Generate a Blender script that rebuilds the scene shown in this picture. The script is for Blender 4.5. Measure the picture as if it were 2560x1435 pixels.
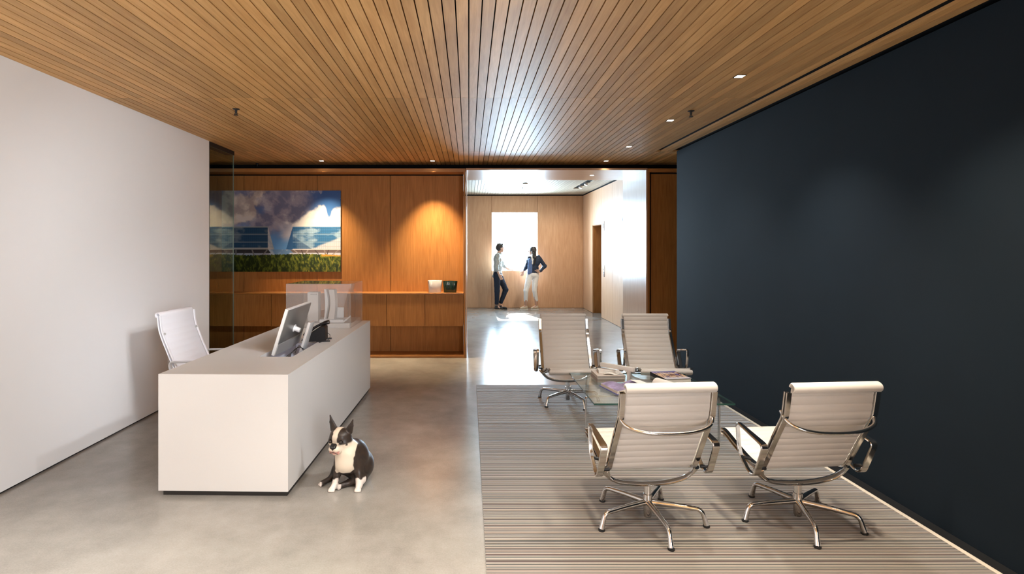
import bpy, bmesh, math, random
import numpy as np
from mathutils import Vector, Matrix

# ------------------------------------------------------------------ scene, camera, world, light
for o in list(bpy.data.objects):
    bpy.data.objects.remove(o, do_unlink=True)
scene = bpy.context.scene
COL = scene.collection
random.seed(7)
PI = math.pi

FPX, VX, VY = 1400.0, 1172.0, 620.0          # focal length and principal vanishing point (2560 x 1435 frame)
EYE = 1.58
cam_data = bpy.data.cameras.new('camera')
cam_data.sensor_fit = 'HORIZONTAL'
cam_data.sensor_width = 36.0
cam_data.lens = 36.0 * FPX / 2560.0
cam_data.shift_x = (1280.0 - VX) / 2560.0
cam_data.shift_y = -(717.5 - VY) / 2560.0
cam_data.clip_start = 0.05
cam_data.clip_end = 200
cam = bpy.data.objects.new('camera', cam_data)
COL.objects.link(cam)
cam.location = (0, 0, EYE)
cam.rotation_euler = (PI / 2, 0, 0)
scene.camera = cam

scene.view_settings.view_transform = 'Standard'
scene.view_settings.look = 'None'
scene.view_settings.gamma = 1.0
scene.view_settings.use_curve_mapping = False
scene.view_settings.exposure = 0.35

world = bpy.data.worlds.new('sky')
scene.world = world
world.use_nodes = True
bg = world.node_tree.nodes['Background']
bg.inputs['Color'].default_value = (0.86, 0.94, 1.0, 1)
bg.inputs['Strength'].default_value = 5.0

def add_light(name, kind, loc, energy, color=(1, 1, 1), rot=(0, 0, 0), parent=None, **kw):
    l = bpy.data.lights.new(name, kind)
    l.energy = energy
    l.color = color
    for k, v in kw.items():
        setattr(l, k, v)
    o = bpy.data.objects.new(name, l)
    COL.objects.link(o)
    o.location = loc
    o.rotation_euler = rot
    if parent:
        o.parent = parent
    return o

SUN = add_light('sun', 'SUN', (1.2, 25, 20), 26.0, (1.0, 0.97, 0.92), rot=(-math.radians(49.0), 0, 0), angle=0.009)
# added fill light at an unseen right-hand window; daylight through the lobby windows
SIDE_FILL = add_light('side_fill_light', 'AREA', (2.63, -3.7, 1.60), 530, (0.91, 0.955, 1.0), rot=(0, PI / 2, 0),
          shape='RECTANGLE', size=2.2, size_y=4.0)
DAY_LOBBY = add_light('daylight_lobby_glazing', 'AREA', (-2.9, 11.9, 1.6), 45, (0.72, 0.87, 1.0), rot=(0, -PI / 2, 0),
          shape='RECTANGLE', size=2.5, size_y=4.6)
DAY_WIN = add_light('daylight_lobby_window', 'AREA', (1.206, 14.97, 1.75), 290, (0.56, 0.79, 1.0), rot=(-PI / 2, 0, 0),
          shape='RECTANGLE', size=1.2, size_y=1.52, spread=math.radians(135))
WARM = (1.0, 0.86, 0.67)
WASH = (1.0, 0.78, 0.50)
NEUT = (1.0, 0.94, 0.86)

# ------------------------------------------------------------------ helpers
class MB:
    """collects geometry for ONE mesh object"""
    def __init__(self):
        self.v, self.f, self.mi, self.sm = [], [], [], []
    def raw(self, verts, faces, mi=0, smooth=False, M=None):
        b = len(self.v)
        for p in verts:
            p = Vector(p)
            self.v.append(tuple(M @ p) if M is not None else tuple(p))
        for f in faces:
            self.f.append([b + i for i in f]); self.mi.append(mi); self.sm.append(smooth)
        return self
    def box(self, x0, x1, y0, y1, z0, z1, mi=0, M=None):
        vs = [(x0, y0, z0), (x1, y0, z0), (x1, y1, z0), (x0, y1, z0), (x0, y0, z1), (x1, y0, z1), (x1, y1, z1), (x0, y1, z1)]
        fs = [(3, 2, 1, 0), (4, 5, 6, 7), (0, 1, 5, 4), (1, 2, 6, 5), (2, 3, 7, 6), (3, 0, 4, 7)]
        return self.raw(vs, fs, mi, False, M)
    def bbox(self, x0, x1, y0, y1, z0, z1, b=0.004, mi=0, M=None):
        """box with chamfered edges"""
        bm = bmesh.new()
        vs = [bm.verts.new(p) for p in [(x0, y0, z0), (x1, y0, z0), (x1, y1, z0), (x0, y1, z0), (x0, y0, z1), (x1, y0, z1), (x1, y1, z1), (x0, y1, z1)]]
        for f in [(3, 2, 1, 0), (4, 5, 6, 7), (0, 1, 5, 4), (1, 2, 6, 5), (2, 3, 7, 6), (3, 0, 4, 7)]:
            bm.faces.new([vs[i] for i in f])
        bmesh.ops.bevel(bm, geom=list(bm.edges), offset=b, segments=2, affect='EDGES', profile=0.6)
        bm.verts.index_update()
        self.raw([v.co.copy() for v in bm.verts], [[v.index for v in f.verts] for f in bm.faces], mi, True, M)
        bm.free()
        return self
    def lathe(self, prof, seg=20, c=(0, 0, 0), mi=0, cap=True, M=None):
        vs, fs = [], []
        n = len(prof)
        for r, z in prof:
            for k in range(seg):
                a = 2 * PI * k / seg
                vs.append((c[0] + r * math.cos(a), c[1] + r * math.sin(a), c[2] + z))
        for i in range(n - 1):
            for k in range(seg):
                k2 = (k + 1) % seg
                fs.append((i * seg + k, i * seg + k2, (i + 1) * seg + k2, (i + 1) * seg + k))
        if cap:
            fs.append(tuple(range(seg))[::-1])
            fs.append(tuple((n - 1) * seg + k for k in range(seg)))
        return self.raw(vs, fs, mi, True, M)
    def sweep(self, path, rad, seg=10, closed=False, up=(0, 0, 1), squash=None, cap=True, mi=0, M=None, rect=None):
        """tube along path. rad: number or list. squash=(a,b) ellipse factors (normal, binormal). rect=(w,h) rectangular band"""
        P = [Vector(p) for p in path]
        n = len(P)
        T = []
        for i in range(n):
            if closed:
                t = P[(i + 1) % n] - P[i - 1]
            else:
                t = P[min(i + 1, n - 1)] - P[max(i - 1, 0)]
            T.append(t.normalized())
        up = Vector(up)
        N = []
        for i in range(n):
            if rect is not None or squash is not None:
                nn = up - T[i] * up.dot(T[i])
                if nn.length < 1e-4:
                    nn = N[-1] if N else T[i].orthogonal()
            else:
                if i == 0:
                    nn = T[0].orthogonal()
                else:
                    nn = N[-1] - T[i] * N[-1].dot(T[i])
            N.append(nn.normalized())
        vs, fs = [], []
        for i in range(n):
            r = rad[i] if isinstance(rad, (list, tuple)) else rad
            B = T[i].cross(N[i])
            if rect is not None:
                w, h = (rect[i] if isinstance(rect, list) else rect)
                e = 0.28 * min(w, h)
                sec = [(w / 2 - e, h / 2), (-w / 2 + e, h / 2), (-w / 2, h / 2 - e), (-w / 2, -h / 2 + e), (-w / 2 + e, -h / 2), (w / 2 - e, -h / 2), (w / 2, -h / 2 + e), (w / 2, h / 2 - e)]
                for a, b in sec:
                    vs.append(P[i] + N[i] * a + B * b)
                m = 8
            else:
                sa, sb = squash if squash else (1, 1)
                m = seg
                for k in range(seg):
                    a = 2 * PI * k / seg
                    vs.append(P[i] + N[i] * (r * sa * math.cos(a)) + B * (r * sb * math.sin(a)))
        for i in range(n if closed else n - 1):
            j = (i + 1) % n
            for k in range(m):
                k2 = (k + 1) % m
                fs.append((i * m + k, i * m + k2, j * m + k2, j * m + k))
        if cap and not closed:
            fs.append(tuple(range(m))[::-1])
            fs.append(tuple((n - 1) * m + k for k in range(m)))
        return self.raw(vs, fs, mi, True, M)
    def prism(self, outline, y0, y1, axis='y', mi=0, M=None, smooth=False):
        """extrude a closed 2-D outline. axis y: outline (x,z); axis x: outline (y,z); axis z: outline (x,y)"""
        n = len(outline)
        def pt(a, b, t):
            return {'y': (a, t, b), 'x': (t, a, b), 'z': (a, b, t)}[axis]
        vs = [pt(a, b, y0) for a, b in outline] + [pt(a, b, y1) for a, b in outline]
        fs = [tuple(range(n))[::-1], tuple(range(n, 2 * n))] + [(i, (i + 1) % n, n + (i + 1) % n, n + i) for i in range(n)]
        return self.raw(vs, fs, mi, smooth, M)
    def mesh(self, name):
        me = bpy.data.meshes.new(name)
        me.from_pydata(self.v, [], self.f)
        me.polygons.foreach_set('material_index', self.mi)
        me.polygons.foreach_set('use_smooth', self.sm)
        bm = bmesh.new(); bm.from_mesh(me)
        bmesh.ops.recalc_face_normals(bm, faces=bm.faces)
        bm.to_mesh(me); bm.free()
        if any(self.sm):
            me.set_sharp_from_angle(angle=math.radians(38))
        me.update()
        return me
    def build(self, name, mats, parent=None, loc=(0, 0, 0), rot=(0, 0, 0)):
        me = self.mesh(name)
        return put(name, me, mats, parent, loc, rot)

def put(name, me, mats=None, parent=None, loc=(0, 0, 0), rot=(0, 0, 0)):
    if mats is not None and not me.materials:
        for m in (mats if isinstance(mats, (list, tuple)) else [mats]):
            me.materials.append(m)
    o = bpy.data.objects.new(name, me)
    COL.objects.link(o)
    o.location = loc
    o.rotation_euler = rot
    if parent:
        o.parent = parent
    return o

def tag(o, label=None, cat=None, group=None, kind=None):
    if label: o['label'] = label
    if cat: o['category'] = cat
    if group: o['group'] = group
    if kind: o['kind'] = kind
    return o

def thing(name, label, cat, loc=(0, 0, 0), rotz=0, group=None):
    o = bpy.data.objects.new(name, None)
    o.empty_display_size = 0.1
    COL.objects.link(o)
    o.location = loc
    o.rotation_euler = (0, 0, rotz)
    return tag(o, label, cat, group)

def copy_tree(o, parent=None):
    c = o.copy()
    COL.objects.link(c)
    if parent:
        c.parent = parent
    for ch in list(o.children):
        copy_tree(ch, c)
    return c

def struct(name, mb, mats, label, cat):
    o = mb.build(name, mats)
    return tag(o, label, cat, kind='structure')

def round_poly(pts, r, n=6, closed=True):
    """polyline with rounded corners (3-D points)"""
    P = [Vector(p) for p in pts]
    out = []
    m = len(P)
    for i in range(m):
        if not closed and i in (0, m - 1):
            out.append(P[i]); continue
        a, b, c = P[i - 1], P[i], P[(i + 1) % m]
        ri = r[i] if isinstance(r, (list, tuple)) else r
        d1 = (a - b); d2 = (c - b)
        k1 = min(ri, d1.length * 0.48); k2 = min(ri, d2.length * 0.48)
        s = b + d1.normalized() * k1; e = b + d2.normalized() * k2
        for t in range(n + 1):
            t /= n
            out.append(s * (1 - t) ** 2 + b * 2 * t * (1 - t) + e * t * t)
    return out

def smooth_curve(pts, n=8):
    """Catmull-Rom through points"""
    P = [Vector(p) for p in pts]
    out = []
    for i in range(len(P) - 1):
        p0 = P[max(i - 1, 0)]; p1 = P[i]; p2 = P[i + 1]; p3 = P[min(i + 2, len(P) - 1)]
        for k in range(n):
            t = k / n
            out.append(0.5 * ((2 * p1) + (p2 - p0) * t + (2 * p0 - 5 * p1 + 4 * p2 - p3) * t * t + (3 * p1 - p0 - 3 * p2 + p3) * t ** 3))
    out.append(P[-1])
    return out

# ------------------------------------------------------------------ materials
def new_mat(name):
    m = bpy.data.materials.new(name)
    m.use_nodes = True
    nt = m.node_tree
    return m, nt, nt.nodes['Principled BSDF']

def mat(name, col, rough=0.5, metal=0.0, spec=0.5, emit=None, estr=0.0, noise=0.0, nscale=8.0, bump=0.0, bscale=200.0, coat=0.0):
    m, nt, b = new_mat(name)
    b.inputs['Base Color'].default_value = (*col, 1)
    b.inputs['Roughness'].default_value = rough
    b.inputs['Metallic'].default_value = metal
    b.inputs['Specular IOR Level'].default_value = spec
    b.inputs['Coat Weight'].default_value = coat
    if emit:
        b.inputs['Emission Color'].default_value = (*emit, 1)
        b.inputs['Emission Strength'].default_value = estr
    N = nt.nodes; L = nt.links
    if noise or bump:
        tc = N.new('ShaderNodeTexCoord')
    if noise:
        nz = N.new('ShaderNodeTexNoise'); nz.inputs['Scale'].default_value = nscale; nz.inputs['Detail'].default_value = 6
        L.new(tc.outputs['Object'], nz.inputs['Vector'])
        rp = N.new('ShaderNodeValToRGB')
        rp.color_ramp.elements[0].position = 0.3; rp.color_ramp.elements[1].position = 0.7
        rp.color_ramp.elements[0].color = (*[c * (1 - noise) for c in col], 1)
        rp.color_ramp.elements[1].color = (*[min(1, c * (1 + noise)) for c in col], 1)
        L.new(nz.outputs['Fac'], rp.inputs['Fac']); L.new(rp.outputs['Color'], b.inputs['Base Color'])
    if bump:
        n2 = N.new('ShaderNodeTexNoise'); n2.inputs['Scale'].default_value = bscale; n2.inputs['Detail'].default_value = 3
        L.new(tc.outputs['Object'], n2.inputs['Vector'])
        bp = N.new('ShaderNodeBump'); bp.inputs['Strength'].default_value = bump; bp.inputs['Distance'].default_value = 0.002
        L.new(n2.outputs['Fac'], bp.inputs['Height']); L.new(bp.outputs['Normal'], b.inputs['Normal'])
    return m

def wood(name, dark, light, axis, rough=0.42, spec=0.5, vary=0.25, stretch=28.0, scale=1.0, coat=0.0, figure=0.35):
    """veneer with long grain along one object axis; each object gets its own shade and offset"""
    m, nt, b = new_mat(name)
    N = nt.nodes; L = nt.links
    tc = N.new('ShaderNodeTexCoord'); oi = N.new('ShaderNodeObjectInfo')
    vm = N.new('ShaderNodeVectorMath'); vm.operation = 'MULTIPLY_ADD'
    vm.inputs[1].default_value = (1, 1, 1)
    sc = N.new('ShaderNodeVectorMath'); sc.operation = 'SCALE'; sc.inputs[0].default_value = (31.0, 17.0, 23.0)
    L.new(oi.outputs['Random'], sc.inputs['Scale'])
    L.new(tc.outputs['Object'], vm.inputs[0]); L.new(sc.outputs[0], vm.inputs[2])
    s = [stretch, stretch, stretch]; s['xyz'.index(axis)] = 1.0
    mp = N.new('ShaderNodeMapping'); mp.inputs['Scale'].default_value = [k * scale for k in s]
    L.new(vm.outputs[0], mp.inputs['Vector'])
    n1 = N.new('ShaderNodeTexNoise'); n1.inputs['Scale'].default_value = 3.2; n1.inputs['Detail'].default_value = 7; n1.inputs['Roughness'].default_value = 0.62; n1.inputs['Distortion'].default_value = 0.5
    L.new(mp.outputs[0], n1.inputs['Vector'])
    s2 = [7.0, 7.0, 7.0]; s2['xyz'.index(axis)] = 0.9
    mp2 = N.new('ShaderNodeMapping'); mp2.inputs['Scale'].default_value = [k * scale for k in s2]
    L.new(vm.outputs[0], mp2.inputs['Vector'])
    n2 = N.new('ShaderNodeTexNoise'); n2.inputs['Scale'].default_value = 1.3; n2.inputs['Detail'].default_value = 3; n2.inputs['Distortion'].default_value = 1.8
    L.new(mp2.outputs[0], n2.inputs['Vector'])
    mx = N.new('ShaderNodeMix'); mx.data_type = 'FLOAT'; mx.inputs[0].default_value = figure
    L.new(n1.outputs['Fac'], mx.inputs[2]); L.new(n2.outputs['Fac'], mx.inputs[3])
    rp = N.new('ShaderNodeValToRGB')
    rp.color_ramp.elements[0].position = 0.33; rp.color_ramp.elements[1].position = 0.66
    rp.color_ramp.elements[0].color = (*dark, 1); rp.color_ramp.elements[1].color = (*light, 1)
    L.new(mx.outputs[0], rp.inputs['Fac'])
    hv = N.new('ShaderNodeHueSaturation')
    mr = N.new('ShaderNodeMapRange'); mr.inputs['To Min'].default_value = 1 - vary; mr.inputs['To Max'].default_value = 1 + vary * 0.6
    L.new(oi.outputs['Random'], mr.inputs['Value']); L.new(mr.outputs[0], hv.inputs['Value'])
    L.new(rp.outputs['Color'], hv.inputs['Color'])
    L.new(hv.outputs['Color'], b.inputs['Base Color'])
    bp = N.new('ShaderNodeBump'); bp.inputs['Strength'].default_value = 0.12; bp.inputs['Distance'].default_value = 0.001
    L.new(n1.outputs['Fac'], bp.inputs['Height']); L.new(bp.outputs['Normal'], b.inputs['Normal'])
    b.inputs['Roughness'].default_value = rough
    b.inputs['Specular IOR Level'].default_value = spec
    b.inputs['Coat Weight'].default_value = coat
    b.inputs['Coat Roughness'].default_value = 0.25
    return m

def thin_glass(name, tint=(0.93, 0.97, 0.95), base=0.04, ior=1.45, rough=0.0, body=None, bodyfac=0.0):
    """clear sheet: tinted transparency with fresnel reflection"""
    m = bpy.data.materials.new(name); m.use_nodes = True
    nt = m.node_tree; N = nt.nodes; L = nt.links
    N.remove(N['Principled BSDF'])
    out = N['Material Output']
    tr = N.new('ShaderNodeBsdfTransparent'); tr.inputs['Color'].default_value = (*tint, 1)
    gl = N.new('ShaderNodeBsdfGlossy'); gl.inputs['Roughness'].default_value = rough
    lw = N.new('ShaderNodeLayerWeight'); lw.inputs['Blend'].default_value = 0.5
    pw = N.new('ShaderNodeMath'); pw.operation = 'POWER'; pw.inputs[1].default_value = 4.5
    L.new(lw.outputs['Facing'], pw.inputs[0])
    fr = N.new('ShaderNodeMath'); fr.operation = 'MULTIPLY_ADD'; fr.inputs[1].default_value = 0.85; fr.inputs[2].default_value = base
    L.new(pw.outputs[0], fr.inputs[0])
    mix = N.new('ShaderNodeMixShader')
    L.new(fr.outputs[0], mix.inputs['Fac'])
    last = tr
    if body:
        df = N.new('ShaderNodeBsdfDiffuse'); df.inputs['Color'].default_value = (*body, 1)
        mb_ = N.new('ShaderNodeMixShader'); mb_.inputs['Fac'].default_value = bodyfac
        L.new(tr.outputs[0], mb_.inputs[1]); L.new(df.outputs[0], mb_.inputs[2])
        last = mb_
    L.new(last.outputs[0], mix.inputs[1]); L.new(gl.outputs[0], mix.inputs[2])
    L.new(mix.outputs[0], out.inputs['Surface'])
    return m

def vcol_mat(name, rough=0.6, spec=0.4, bump=0.0, bscale=300):
    m, nt, b = new_mat(name)
    a = nt.nodes.new('ShaderNodeAttribute'); a.attribute_name = 'tint'
    nt.links.new(a.outputs['Color'], b.inputs['Base Color'])
    b.inputs['Roughness'].default_value = rough
    b.inputs['Specular IOR Level'].default_value = spec
    if bump:
        tc = nt.nodes.new('ShaderNodeTexCoord')
        n2 = nt.nodes.new('ShaderNodeTexNoise'); n2.inputs['Scale'].default_value = bscale
        nt.links.new(tc.outputs['Object'], n2.inputs['Vector'])
        bp = nt.nodes.new('ShaderNodeBump'); bp.inputs['Strength'].default_value = bump; bp.inputs['Distance'].default_value = 0.002
        nt.links.new(n2.outputs['Fac'], bp.inputs['Height']); nt.links.new(bp.outputs['Normal'], b.inputs['Normal'])
    return m

M_SLAT = wood('oak_slat', (0.55, 0.288, 0.096), (0.75, 0.455, 0.185), 'y', rough=0.52, spec=0.42, vary=0.22, stretch=22, figure=0.45)
M_PANEL = wood('oak_panel', (0.29, 0.115, 0.028), (0.47, 0.205, 0.058), 'z', rough=0.48, spec=0.25, vary=0.10, stretch=36)
M_PANELX = wood('oak_rail', (0.29, 0.115, 0.028), (0.47, 0.205, 0.058), 'x', rough=0.40, vary=0.08, stretch=36)
M_LOBBY = wood('oak_lobby_panel', (0.52, 0.285, 0.155), (0.68, 0.42, 0.25), 'z', rough=0.42, vary=0.08, stretch=34)
M_PORTAL = wood('oak_portal', (0.44, 0.24, 0.13), (0.58, 0.36, 0.21), 'z', rough=0.30, vary=0.05, stretch=34, coat=0.35)
M_PORTALX = wood('oak_portal_soffit', (0.44, 0.24, 0.13), (0.58, 0.36, 0.21), 'x', rough=0.30, vary=0.05, stretch=34, coat=0.35)
M_LSLAT = wood('pale_slat', (0.36, 0.30, 0.22), (0.46, 0.40, 0.31), 'y', rough=0.45, vary=0.08, stretch=20)
M_WHITE_WALL = mat('white_plaster', (0.84, 0.84, 0.845), 0.75, spec=0.2, bump=0.05, bscale=90)
M_DARK_WALL = mat('navy_plaster', (0.0050, 0.0104, 0.0165), 0.85, spec=0.2, noise=0.12, nscale=1.4, bump=0.04, bscale=60)
M_BLACK = mat('black_felt', (0.006, 0.006, 0.007), 0.85, spec=0.1)
M_BLACKM = mat('black_metal', (0.012, 0.012, 0.013), 0.45, spec=0.4)
M_DARKBASE = mat('dark_toe_kick', (0.018, 0.016, 0.014), 0.6)
M_DESK = mat('white_solid_surface', (0.69, 0.672, 0.65), 0.42, spec=0.4, noise=0.012, nscale=300)
M_WELL = mat('pale_blue_white_well', (0.80, 0.83, 0.95), 0.5)
M_CHROME = mat('polished_aluminium', (0.74, 0.72, 0.70), 0.11, metal=1.0)
M_STEEL = mat('brushed_steel', (0.62, 0.62, 0.63), 0.3, metal=1.0)
M_LEATHER = mat('white_leather', (0.64, 0.61, 0.575), 0.48, spec=0.4, bump=0.08, bscale=400)
M_LEATHER_W = mat('bright_white_leather', (0.86, 0.87, 0.92), 0.48, spec=0.4, bump=0.08, bscale=400)
M_GREYMETAL = mat('pale_grey_metal', (0.62, 0.63, 0.64), 0.35, metal=0.6)
M_RUBBER = mat('black_rubber', (0.012, 0.012, 0.012), 0.6)
M_GLASS = thin_glass('clear_glass', (0.90, 0.95, 0.93), ior=1.5)
M_GLASSP = thin_glass('partition_glass', (0.66, 0.72, 0.66), ior=1.52)
M_GEDGE = mat('green_glass_edge', (0.03, 0.10, 0.09), 0.12, spec=0.6)
M_GEDGE_P = mat('partition_glass_edge', (0.30, 0.36, 0.33), 0.12, spec=0.6)
M_ACRYLIC = thin_glass('clear_acrylic', (0.95, 0.945, 0.94), ior=1.45, body=(0.82, 0.80, 0.78), bodyfac=0.07)
M_LAMP = mat('lamp_lens', (1, 1, 1), 0.5, emit=(1.0, 0.92, 0.80), estr=14.0)
M_OFFWHITE = mat('model_card', (0.60, 0.58, 0.56), 0.6)
M_MODEL2 = mat('model_plastic', (0.66, 0.67, 0.68), 0.4)
M_PAPER = mat('paper', (0.80, 0.78, 0.73), 0.7)

def concrete():
    m, nt, b = new_mat('polished_concrete')
    N = nt.nodes; L = nt.links
    tc = N.new('ShaderNodeTexCoord')
    n1 = N.new('ShaderNodeTexNoise'); n1.inputs['Scale'].default_value = 1.1; n1.inputs['Detail'].default_value = 5; n1.inputs['Roughness'].default_value = 0.5; n1.inputs['Distortion'].default_value = 0.4
    n2 = N.new('ShaderNodeTexNoise'); n2.inputs['Scale'].default_value = 5; n2.inputs['Detail'].default_value = 8; n2.inputs['Roughness'].default_value = 0.7
    n3 = N.new('ShaderNodeTexNoise'); n3.inputs['Scale'].default_value = 120; n3.inputs['Detail'].default_value = 3
    for n in (n1, n2, n3): L.new(tc.outputs['Object'], n.inputs['Vector'])
    a = N.new('ShaderNodeMix'); a.data_type = 'FLOAT'; a.inputs[0].default_value = 0.38
    L.new(n1.outputs['Fac'], a.inputs[2]); L.new(n2.outputs['Fac'], a.inputs[3])
    a2 = N.new('ShaderNodeMix'); a2.data_type = 'FLOAT'; a2.inputs[0].default_value = 0.18
    L.new(a.outputs[0], a2.inputs[2]); L.new(n3.outputs['Fac'], a2.inputs[3])
    rp = N.new('ShaderNodeValToRGB')
    rp.color_ramp.elements[0].position = 0.36; rp.color_ramp.elements[1].position = 0.64
    rp.color_ramp.elements[0].color = (0.215, 0.200, 0.180, 1); rp.color_ramp.elements[1].color = (0.375, 0.356, 0.328, 1)
    L.new(a2.outputs[0], rp.inputs['Fac']); L.new(rp.outputs['Color'], b.inputs['Base Color'])
    b.inputs['Roughness'].default_value = 0.19
    b.inputs['Specular IOR Level'].default_value = 0.5
    return m
M_FLOOR = concrete()

def rug_mat():
    m, nt, b = new_mat('striped_weave')
    N = nt.nodes; L = nt.links
    tc = N.new('ShaderNodeTexCoord'); sx = N.new('ShaderNodeSeparateXYZ')
    L.new(tc.outputs['Object'], sx.inputs[0])
    # slight waviness of the woven rows
    nz = N.new('ShaderNodeTexNoise'); nz.inputs['Scale'].default_value = 2.5
    L.new(tc.outputs['Object'], nz.inputs['Vector'])
    ad = N.new('ShaderNodeMath'); ad.operation = 'MULTIPLY_ADD'; ad.inputs[1].default_value = 0.004
    L.new(nz.outputs['Fac'], ad.inputs[0]); L.new(sx.outputs['Y'], ad.inputs[2])
    # thread index: 9 mm rows, each with a random colour from the palette
    def rows(width, seed):
        mu = N.new('ShaderNodeMath'); mu.operation = 'DIVIDE'; mu.inputs[1].default_value = width
        L.new(ad.outputs[0], mu.inputs[0])
        fl = N.new('ShaderNodeMath'); fl.operation = 'FLOOR'; L.new(mu.outputs[0], fl.inputs[0])
        wn = N.new('ShaderNodeTexWhiteNoise'); wn.noise_dimensions = '1D'
        a2 = N.new('ShaderNodeMath'); a2.operation = 'ADD'; a2.inputs[1].default_value = seed
        L.new(fl.outputs[0], a2.inputs[0]); L.new(a2.outputs[0], wn.inputs['W'])
        return mu, wn
    mu, wn = rows(0.0072, 3.7)
    # uneven band widths
    nb = N.new('ShaderNodeTexNoise'); nb.noise_dimensions = '1D'; nb.inputs['Scale'].default_value = 16.0; nb.inputs['Detail'].default_value = 1.0
    L.new(sx.outputs['Y'], nb.inputs['W'])
    ad2 = N.new('ShaderNodeMath'); ad2.operation = 'MULTIPLY_ADD'; ad2.inputs[1].default_value = 0.045
    L.new(nb.outputs['Fac'], ad2.inputs[0]); L.new(ad.outputs[0], ad2.inputs[2])
    mu2 = N.new('ShaderNodeMath'); mu2.operation = 'DIVIDE'; mu2.inputs[1].default_value = 0.0135
    L.new(ad2.outputs[0], mu2.inputs[0])
    rp = N.new('ShaderNodeValToRGB'); rp.color_ramp.interpolation = 'CONSTANT'
    pal = [(0.0, (0.050, 0.042, 0.040)), (0.16, (0.17, 0.065, 0.055)), (0.30, (0.075, 0.095, 0.080)), (0.44, (0.16, 0.12, 0.095)),
           (0.58, (0.26, 0.225, 0.195)), (0.70, (0.42, 0.38, 0.33)), (0.82, (0.54, 0.50, 0.45)), (0.94, (0.17, 0.22, 0.21))]
    els = rp.color_ramp.elements
    els[0].position = pal[0][0]; els[0].color = (*pal[0][1], 1)
    els[1].position = pal[1][0]; els[1].color = (*pal[1][1], 1)
    for p, c in pal[2:]:
        e = els.new(p); e.color = (*c, 1)
    L.new(wn.outputs['Value'], rp.inputs['Fac'])
    # alternate dark and light rows
    md = N.new('ShaderNodeMath'); md.operation = 'PINGPONG'; md.inputs[1].default_value = 1.0
    L.new(mu2.outputs[0], md.inputs[0])
    rp2 = N.new('ShaderNodeValToRGB')
    rp2.color_ramp.elements[0].position = 0.38; rp2.color_ramp.elements[0].color = (0.050, 0.048, 0.048, 1)
    rp2.color_ramp.elements[1].position = 0.62; rp2.color_ramp.elements[1].color = (0.52, 0.455, 0.38, 1)
    L.new(md.outputs[0], rp2.inputs['Fac'])
    mx = N.new('ShaderNodeMix'); mx.data_type = 'RGBA'; mx.inputs[0].default_value = 0.55
    L.new(rp.outputs['Color'], mx.inputs[6]); L.new(rp2.outputs['Color'], mx.inputs[7])
    dk = N.new('ShaderNodeVectorMath'); dk.operation = 'SCALE'; dk.inputs['Scale'].default_value = 0.70
    L.new(mx.outputs[2], dk.inputs[0]); L.new(dk.outputs[0], b.inputs['Base Color'])
    b.inputs['Roughness'].default_value = 0.9; b.inputs['Specular IOR Level'].default_value = 0.15
    b.inputs['Sheen Weight'].default_value = 1.0; b.inputs['Sheen Roughness'].default_value = 0.35
    bp = N.new('ShaderNodeBump'); bp.inputs['Strength'].default_value = 0.5; bp.inputs['Distance'].default_value = 0.004
    L.new(md.outputs[0], bp.inputs['Height']); L.new(bp.outputs['Normal'], b.inputs['Normal'])
    return m
M_RUG = rug_mat()
M_RUGEDGE = mat('rug_binding', (0.62, 0.56, 0.47), 0.9, spec=0.1)

# ------------------------------------------------------------------ the setting
ZC = EYE + 1.237            # underside of the slatted ceiling
XL, XR = -3.0, 2.654        # white wall face, dark wall face
YB = 8.36                   # face of the tall wood panels

struct('floor', MB().box(-5.4, 5.4, -6.4, 15.4, -0.1, 0.0), M_FLOOR, 'polished beige-grey concrete floor', 'floor')

# ceiling: black backing with separate oak slats
ceiling = struct('ceiling', MB().box(-5.4, 5.4, -6.4, YB + 0.029, ZC + 0.024, ZC + 0.2), M_BLACK, 'oak slat ceiling over the reception, on a black backing', 'ceiling')
PITCH, SW = 0.0684, 0.0612
def slat_mesh(n, l, t=0.02, w=SW, m=None):
    me = MB().box(-w / 2, w / 2, -l / 2, l / 2, 0, t).mesh(n); me.materials.append(m or M_SLAT); return me
rows = [(-6.1, 4.616), (4.619, 7.184), (7.187, 8.335)]
smesh = [slat_mesh('slat', b - a) for a, b in rows]
def slat(n, r):
    a, b = rows[r]
    put('slat', smesh[r], None, ceiling, ((n + 0.5) * PITCH, (a + b) / 2, ZC))
for n in range(-44, 35):
    for r in range(3): slat(n, r)
for n in (36, 37):
    for r in range(2): slat(n, r)
for n in range(35, 47): slat(n, 2)
for n in range(-58, -44):
    for r in (1, 2): slat(n, r)

# white wall on the left with a black shadow gap at the floor
struct('wall_left', MB().box(XL - 0.15, XL, -6.1, 6.47, 0.014, ZC - 0.001), M_WHITE_WALL, 'plain white plaster wall on the left', 'wall')
struct('baseboard_left', MB().box(XL - 0.14, XL - 0.012, -6.1, 6.47, 0.0, 0.0135), M_BLACKM, 'thin black shadow gap under the white wall', 'baseboard')
# dark wall on the right
GY0, GY1 = -5.8, -1.6  # span of the unseen window added for the side fill light
struct('wall_right', MB().box(XR, XR + 0.22, GY1, 7.145, 0.0, ZC - 0.001).box(XR, XR + 0.22, -6.1, GY0, 0.0, ZC - 0.001).box(XR, XR + 0.22, GY0, GY1, 0.0, 0.40).box(XR, XR + 0.22, GY0, GY1, 2.76, ZC - 0.001), M_DARK_WALL, 'tall matte navy-black wall on the right', 'wall')
w2 = MB()
for k in range(4):
    y = GY0 + 0.03 + (GY1 - GY0 - 0.06) * k / 3
    w2.box(XR + 0.13, XR + 0.17, y - 0.03, y + 0.03, 0.40, 2.76)
struct('window_added', w2.box(XR + 0.13, XR + 0.17, GY0, GY1, 0.40, 0.46).box(XR + 0.13, XR + 0.17, GY0, GY1, 2.70, 2.76), M_BLACKM, 'black framed window added in the dark wall for the fill light, outside the view', 'window')
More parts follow.
